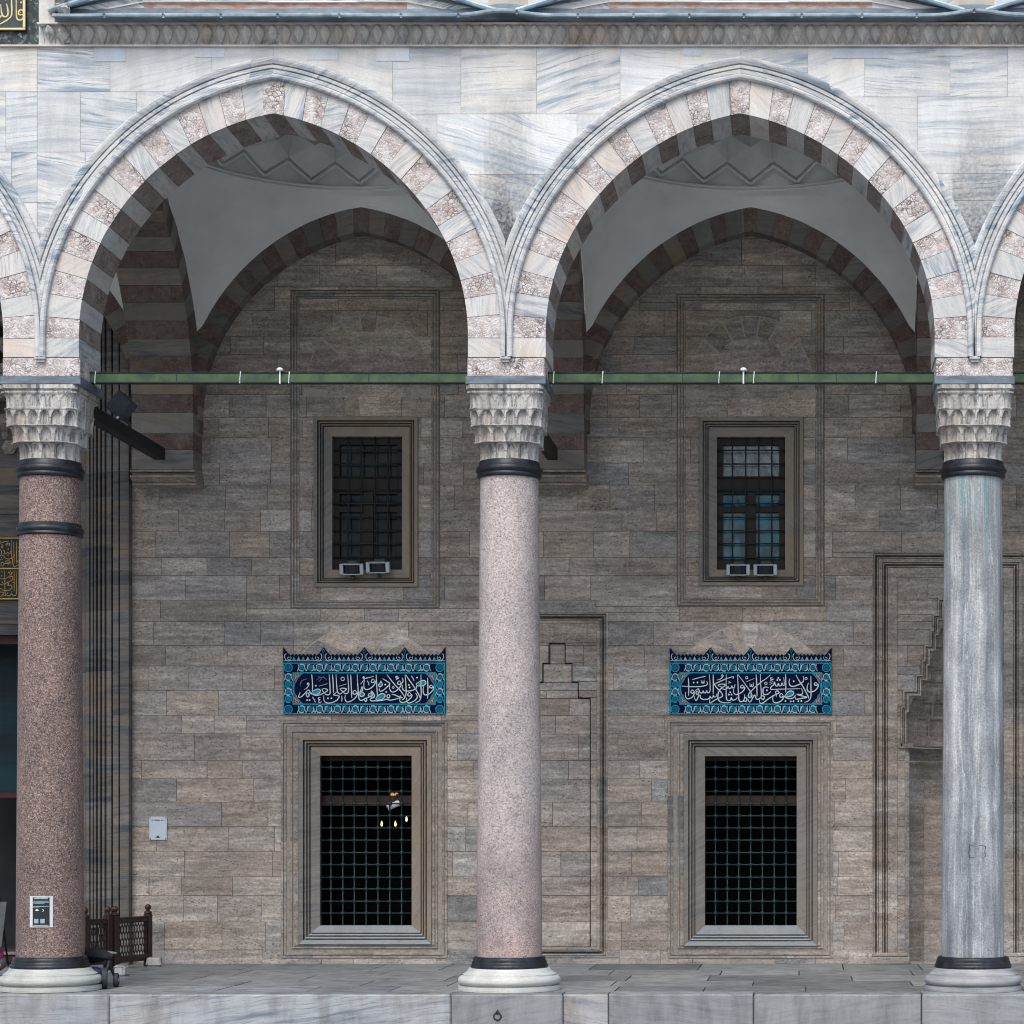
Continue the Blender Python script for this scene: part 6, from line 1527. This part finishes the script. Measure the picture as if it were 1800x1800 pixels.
# ------------------------------------------------------------------ people at the left edge
def body(name, joints, edges, mat, parent, sub=2):
    me = bpy.data.meshes.new(name); keys = list(joints)
    me.from_pydata([joints[k][0] for k in keys], [(keys.index(a), keys.index(b)) for a, b in edges], [])
    o = bpy.data.objects.new(name, me); COL.objects.link(o); me.materials.append(mat); o.parent = parent
    md = o.modifiers.new('skin', 'SKIN'); md.use_smooth_shade = True
    for k, d in zip(keys, me.skin_vertices[0].data if me.skin_vertices else []): d.radius = (joints[k][1], joints[k][1])
    if me.skin_vertices: me.skin_vertices[0].data[0].use_root = True
    sb = o.modifiers.new('sub', 'SUBSURF'); sb.levels = sub; sb.render_levels = sub
    return o
def seated(loc, rz, label, cloth, trousers, skin, hair, lean):
    root = empty('person', label, 'person', loc); root.rotation_euler.z = rz
    hp = Vector((0, 0, .13)); 
    f = lambda a, h, y=0: (y, -math.sin(lean) * h - a, .13 + math.cos(lean) * h)
    J = {'pelvis': ((0, 0, .13), .125), 'waist': (f(0, .18), .12), 'chest': (f(0, .36), .135), 'neck': (f(0, .50), .055), 'hb': (f(.02, .57), .075), 'ht': (f(.03, .68), .082)}
    E = [('pelvis', 'waist'), ('waist', 'chest'), ('chest', 'neck'), ('neck', 'hb'), ('hb', 'ht')]
    for s, t_ in ((-1, 'l'), (1, 'r')):
        J['sh' + t_] = (f(0, .44, s * .17), .062); J['el' + t_] = (f(.10, .22, s * .30), .048); J['wr' + t_] = (f(.28, .10, s * .24), .032)
        J['hip' + t_] = ((s * .11, -.04, .12), .095); J['kn' + t_] = ((s * .34, -.30, .20), .07); J['an' + t_] = ((s * .06, -.46, .05), .045); J['toe' + t_] = ((-s * .06, -.52, .04), .035)
        E += [('chest', 'sh' + t_), ('sh' + t_, 'el' + t_), ('el' + t_, 'wr' + t_), ('pelvis', 'hip' + t_), ('hip' + t_, 'kn' + t_), ('kn' + t_, 'an' + t_), ('an' + t_, 'toe' + t_)]
    body('body', J, E, skin, root)
    # clothes: slightly larger skins over the same joints
    def sub_(keys, grow): return {k: (J[k][0], J[k][1] + grow) for k in keys}
    up = ['waist', 'chest'] + [a + b for a in ('sh', 'el') for b in 'lr']
    Ju = {'pelvis': ((0, 0, .17), .145), **sub_(up, .022)}
    for b in 'lr':
        e, w = Vector(J['el' + b][0]), Vector(J['wr' + b][0]); Ju['cu' + b] = (tuple(e + (w - e) * .98), .05)
    body('jacket', Ju, [('pelvis', 'waist'), ('waist', 'chest')] + [p for b in 'lr' for p in (('chest', 'sh' + b), ('sh' + b, 'el' + b), ('el' + b, 'cu' + b))], cloth, root)
    lo = ['hip' + b for b in 'lr'] + ['kn' + b for b in 'lr'] + ['an' + b for b in 'lr']
    body('trousers', {'pelvis': ((0, 0, .13), .135), **sub_(lo, .018)}, [p for b in 'lr' for p in (('pelvis', 'hip' + b), ('hip' + b, 'kn' + b), ('kn' + b, 'an' + b))], trousers, root)
    for b in 'lr': body('shoe', {'a': ((J['an' + b][0][0], J['an' + b][0][1] + .03, .055), .055), 'm': (tuple((Vector(J['an' + b][0]) + Vector(J['toe' + b][0])) / 2), .058), 't': (J['toe' + b][0], .05)}, [('a', 'm'), ('m', 't')], hair, root)
    h = Vector(J['ht'][0]); s = MB(); s.ball(tuple(h + Vector((0, .015, .025))), .112, 18, sc=(.92, 1.02, 1.0)); s.build('hair', hair, root, smooth=True)
    fa = MB(); c = h + Vector((0, -.075, -.03)); fa.ball(tuple(c + Vector((0, -.022, -.012))), .016, 8, sc=(.8, 1, 1.3))
    for sx in (-1, 1): fa.ball(tuple(c + Vector((sx * .032, -.008, .018))), .011, 8); fa.ball(tuple(h + Vector((sx * .088, .0, -.02))), .022, 8, sc=(.4, .8, 1.2))
    fa.box(c.x - .022, c.x + .022, c.y - .02, c.y - .006, c.z - .052, c.z - .044); fa.build('face', skin, root, smooth=True)
    for b, sg in (('l', -1), ('r', 1)):          # hands with five separate fingers
        w = Vector(J['wr' + b][0]); d = (w - Vector(J['el' + b][0])).normalized(); sd = d.cross(Vector((0, 0, 1))).normalized(); hd_ = MB()
        pc = w + d * .05; hd_.tube([w, w + d * .04, w + d * .09], [.024, .036, .033], 10)
        for q, ln in zip((-1.5, -.5, .5, 1.5), (.065, .078, .072, .055)):
            a = w + d * .085 + sd * q * .018; hd_.tube([a, a + d * ln * .5 + Vector((0, 0, .004)), a + d * ln * .85 - Vector((0, 0, .018)), a + d * ln - Vector((0, 0, .036))], [.0095, .009, .0085, .007], 7)
        a = w + d * .03 - sd * .03 * sg; hd_.tube([a, a + d * .03 - sd * .025 * sg, a + d * .06 - sd * .03 * sg - Vector((0, 0, .012))], [.013, .011, .009], 7)
        hd_.build('hand', skin, root, smooth=True)
    return root
skin = mat_simple('skin', (.42, .24, .17), .55, .1, 8); hair = mat_simple('dark_hair', (.015, .011, .01), .6)
seated((fx(52, 4.4), 4.4, .0), math.radians(100), 'person in grey blue jacket sitting low behind the red column', mat_simple('grey_blue_cloth', (.065, .085, .115), .85), mat_simple('dark_trousers', (.02, .022, .03), .85), skin, hair, 1.15)
seated((fx(-52, 2.8), 2.8, .0), math.radians(35), 'person in magenta top sitting on the floor, mostly cut by the left edge', mat_simple('magenta_cloth', (.16, .015, .065), .8), mat_simple('grey_trousers', (.10, .11, .12), .85), skin, hair, .8)

# ------------------------------------------------------------------ floor, platform edge, courtyard
fl = MB(); FE = -.27
rows_y = [(FE, .14), (.14, 1.05), (1.05, 2.0), (2.0, 3.05), (3.05, 4.15), (4.15, WY + .05)]
for ri, (ya, yb) in enumerate(rows_y):
    x = P[0]
    fixed = [fx(p, -.2) for p in (-420, -140, 192, 793, 990, 1070, 1325, 1620, 1900, 2300, 2700)] if ri == 0 else None
    xs = [x]
    if fixed: xs += [f for f in fixed if f > x]
    else:
        while x < P[5]:
            x += .9 + R() * 1.1; xs.append(x)
    for a, b in zip(xs, xs[1:]):
        sk = (R() - .5) * .06; g = .009; bb = (R(), R(), R()); zt = (R() - .5) * .004
        fl.face([(a + g, ya + g, zt), (b - g, ya + g, zt), (b - g, yb - g, zt), (a + g, yb - g, zt)], 0, bb)
        for (p, q) in (((a + g, ya + g), (b - g, ya + g)), ((b - g, ya + g), (b - g, yb - g)), ((a + g, yb - g), (a + g, ya + g))): fl.face([(p[0], p[1], zt), (q[0], q[1], zt), (q[0], q[1], zt - .03), (p[0], p[1], zt - .03)], 0, bb)
fl.face([(P[0], FE + .02, -.012), (P[5], FE + .02, -.012), (P[5], WY + .6, -.012), (P[0], WY + .6, -.012)], 1)
tag(fl.build('portico_floor', [M['marble_floor'], M['dark_joint']]), kind='structure')
ed = MB()
xs = [P[0]] + [fx(p, -.26) for p in (-420, -140, 192, 793, 990, 1070, 1325, 1620, 1900, 2300, 2700)] + [P[5]]
for a, b in zip(xs, xs[1:]):
    if b > a: ed.box(a + .005, b - .005, FE - .012 + R() * .008, FE + .4, -.62, -.006, 0, None, c=.014)
ed.box(P[0], P[5], FE + .03, FE + .5, -1.0, -.03, 1)
ed.box(P[0], P[5], FE - .35, FE + .2, -.80, -.63, 0, (.5, .4, .4), c=.015)
tag(ed.build('platform_edge', [M['marble_kerb'], M['dark_joint']]), kind='structure')
gd = MB(); gd.face([(-70, -80, -.80), (70, -80, -.80), (70, FE + .1, -.80), (-70, FE + .1, -.80)]); gd.face([(-70, FE + .1, -.80), (70, FE + .1, -.80), (70, 60, -.80), (-70, 60, -.80)])
tag(gd.build('courtyard_ground', mat_simple('courtyard_paving', (.20, .21, .215), .7, .2, 1.5)), kind='structure')

# ------------------------------------------------------------------ light, sky, camera
w = bpy.data.worlds.new('World'); scene.world = w; w.use_nodes = True
nt = w.node_tree; bg = nt.nodes['Background']
sky = nt.nodes.new('ShaderNodeTexSky'); sky.sky_type = 'NISHITA'; sky.sun_disc = False
EL, AZ = math.radians(52), math.radians(190)
sky.sun_elevation = EL; sky.sun_rotation = AZ; sky.air_density = 1.0; sky.dust_density = 3.0; sky.ozone_density = 0.6
nt.links.new(sky.outputs[0], bg.inputs[0]); bg.inputs[1].default_value = 0.145
sd = bpy.data.lights.new('sun', 'SUN'); sd.energy = 1.25; sd.angle = math.radians(28); sd.color = (.98, 1.0, .95)
so = bpy.data.objects.new('sun', sd); COL.objects.link(so)
d = Vector((math.sin(AZ) * math.cos(EL), math.cos(AZ) * math.cos(EL), math.sin(EL)))
so.rotation_euler = (-d).to_track_quat('-Z', 'Y').to_euler()
cam = bpy.data.cameras.new('camera'); co = bpy.data.objects.new('camera', cam); COL.objects.link(co)
cam.sensor_width = 36; cam.sensor_fit = 'HORIZONTAL'; cam.lens = 79.5; cam.shift_x = (900 - 1413) / 1800; cam.shift_y = (1455 - 900) / 1800
cam.clip_end = 500; co.location = (0, -DIST, CZ); co.rotation_euler = (PI / 2, 0, 0)
scene.camera = co
scene.cycles.filter_width = 1.1
scene.render.resolution_x = scene.render.resolution_y = 1024
vs = scene.view_settings; scene.display_settings.display_device = 'sRGB'
vs.view_transform = 'Standard'; vs.look = 'None'; vs.exposure = 0.5; vs.gamma = 1.0

# scratched square mark and crack on the grey column
col3 = [o for o in bpy.data.objects if o.name.startswith('column') and abs(o.location.x - 2.015) < .01][0]
def on_col(px, py, r=.3665): 
    x = fx(px, .08) - 2.015; z = fz(py, .08); rr_ = r - (.030 * (z - .36) / 5.7)
    return (x, -math.sqrt(max(rr_ ** 2 - x * x, 0)) - .004, z)
s = MB()
for pl in (((1703, 1484), (1709, 1487), (1724, 1486), (1733, 1488)), ((1704, 1486), (1703, 1499), (1704, 1508), (1712, 1507)), ((1733, 1487), (1731, 1497), (1732, 1506), (1726, 1508))): s.tube([on_col(*p) for p in pl], .006, 5)
s.build('scratched_mark', M['dark_iron'], col3)
s = MB(); s.tube([on_col(*p) for p in ((1676, 1032), (1700, 1036), (1722, 1029), (1740, 1015), (1757, 1003))], .007, 5); s.build('crack', mat_simple('dark_crack', (.10, .105, .12), .9), col3)
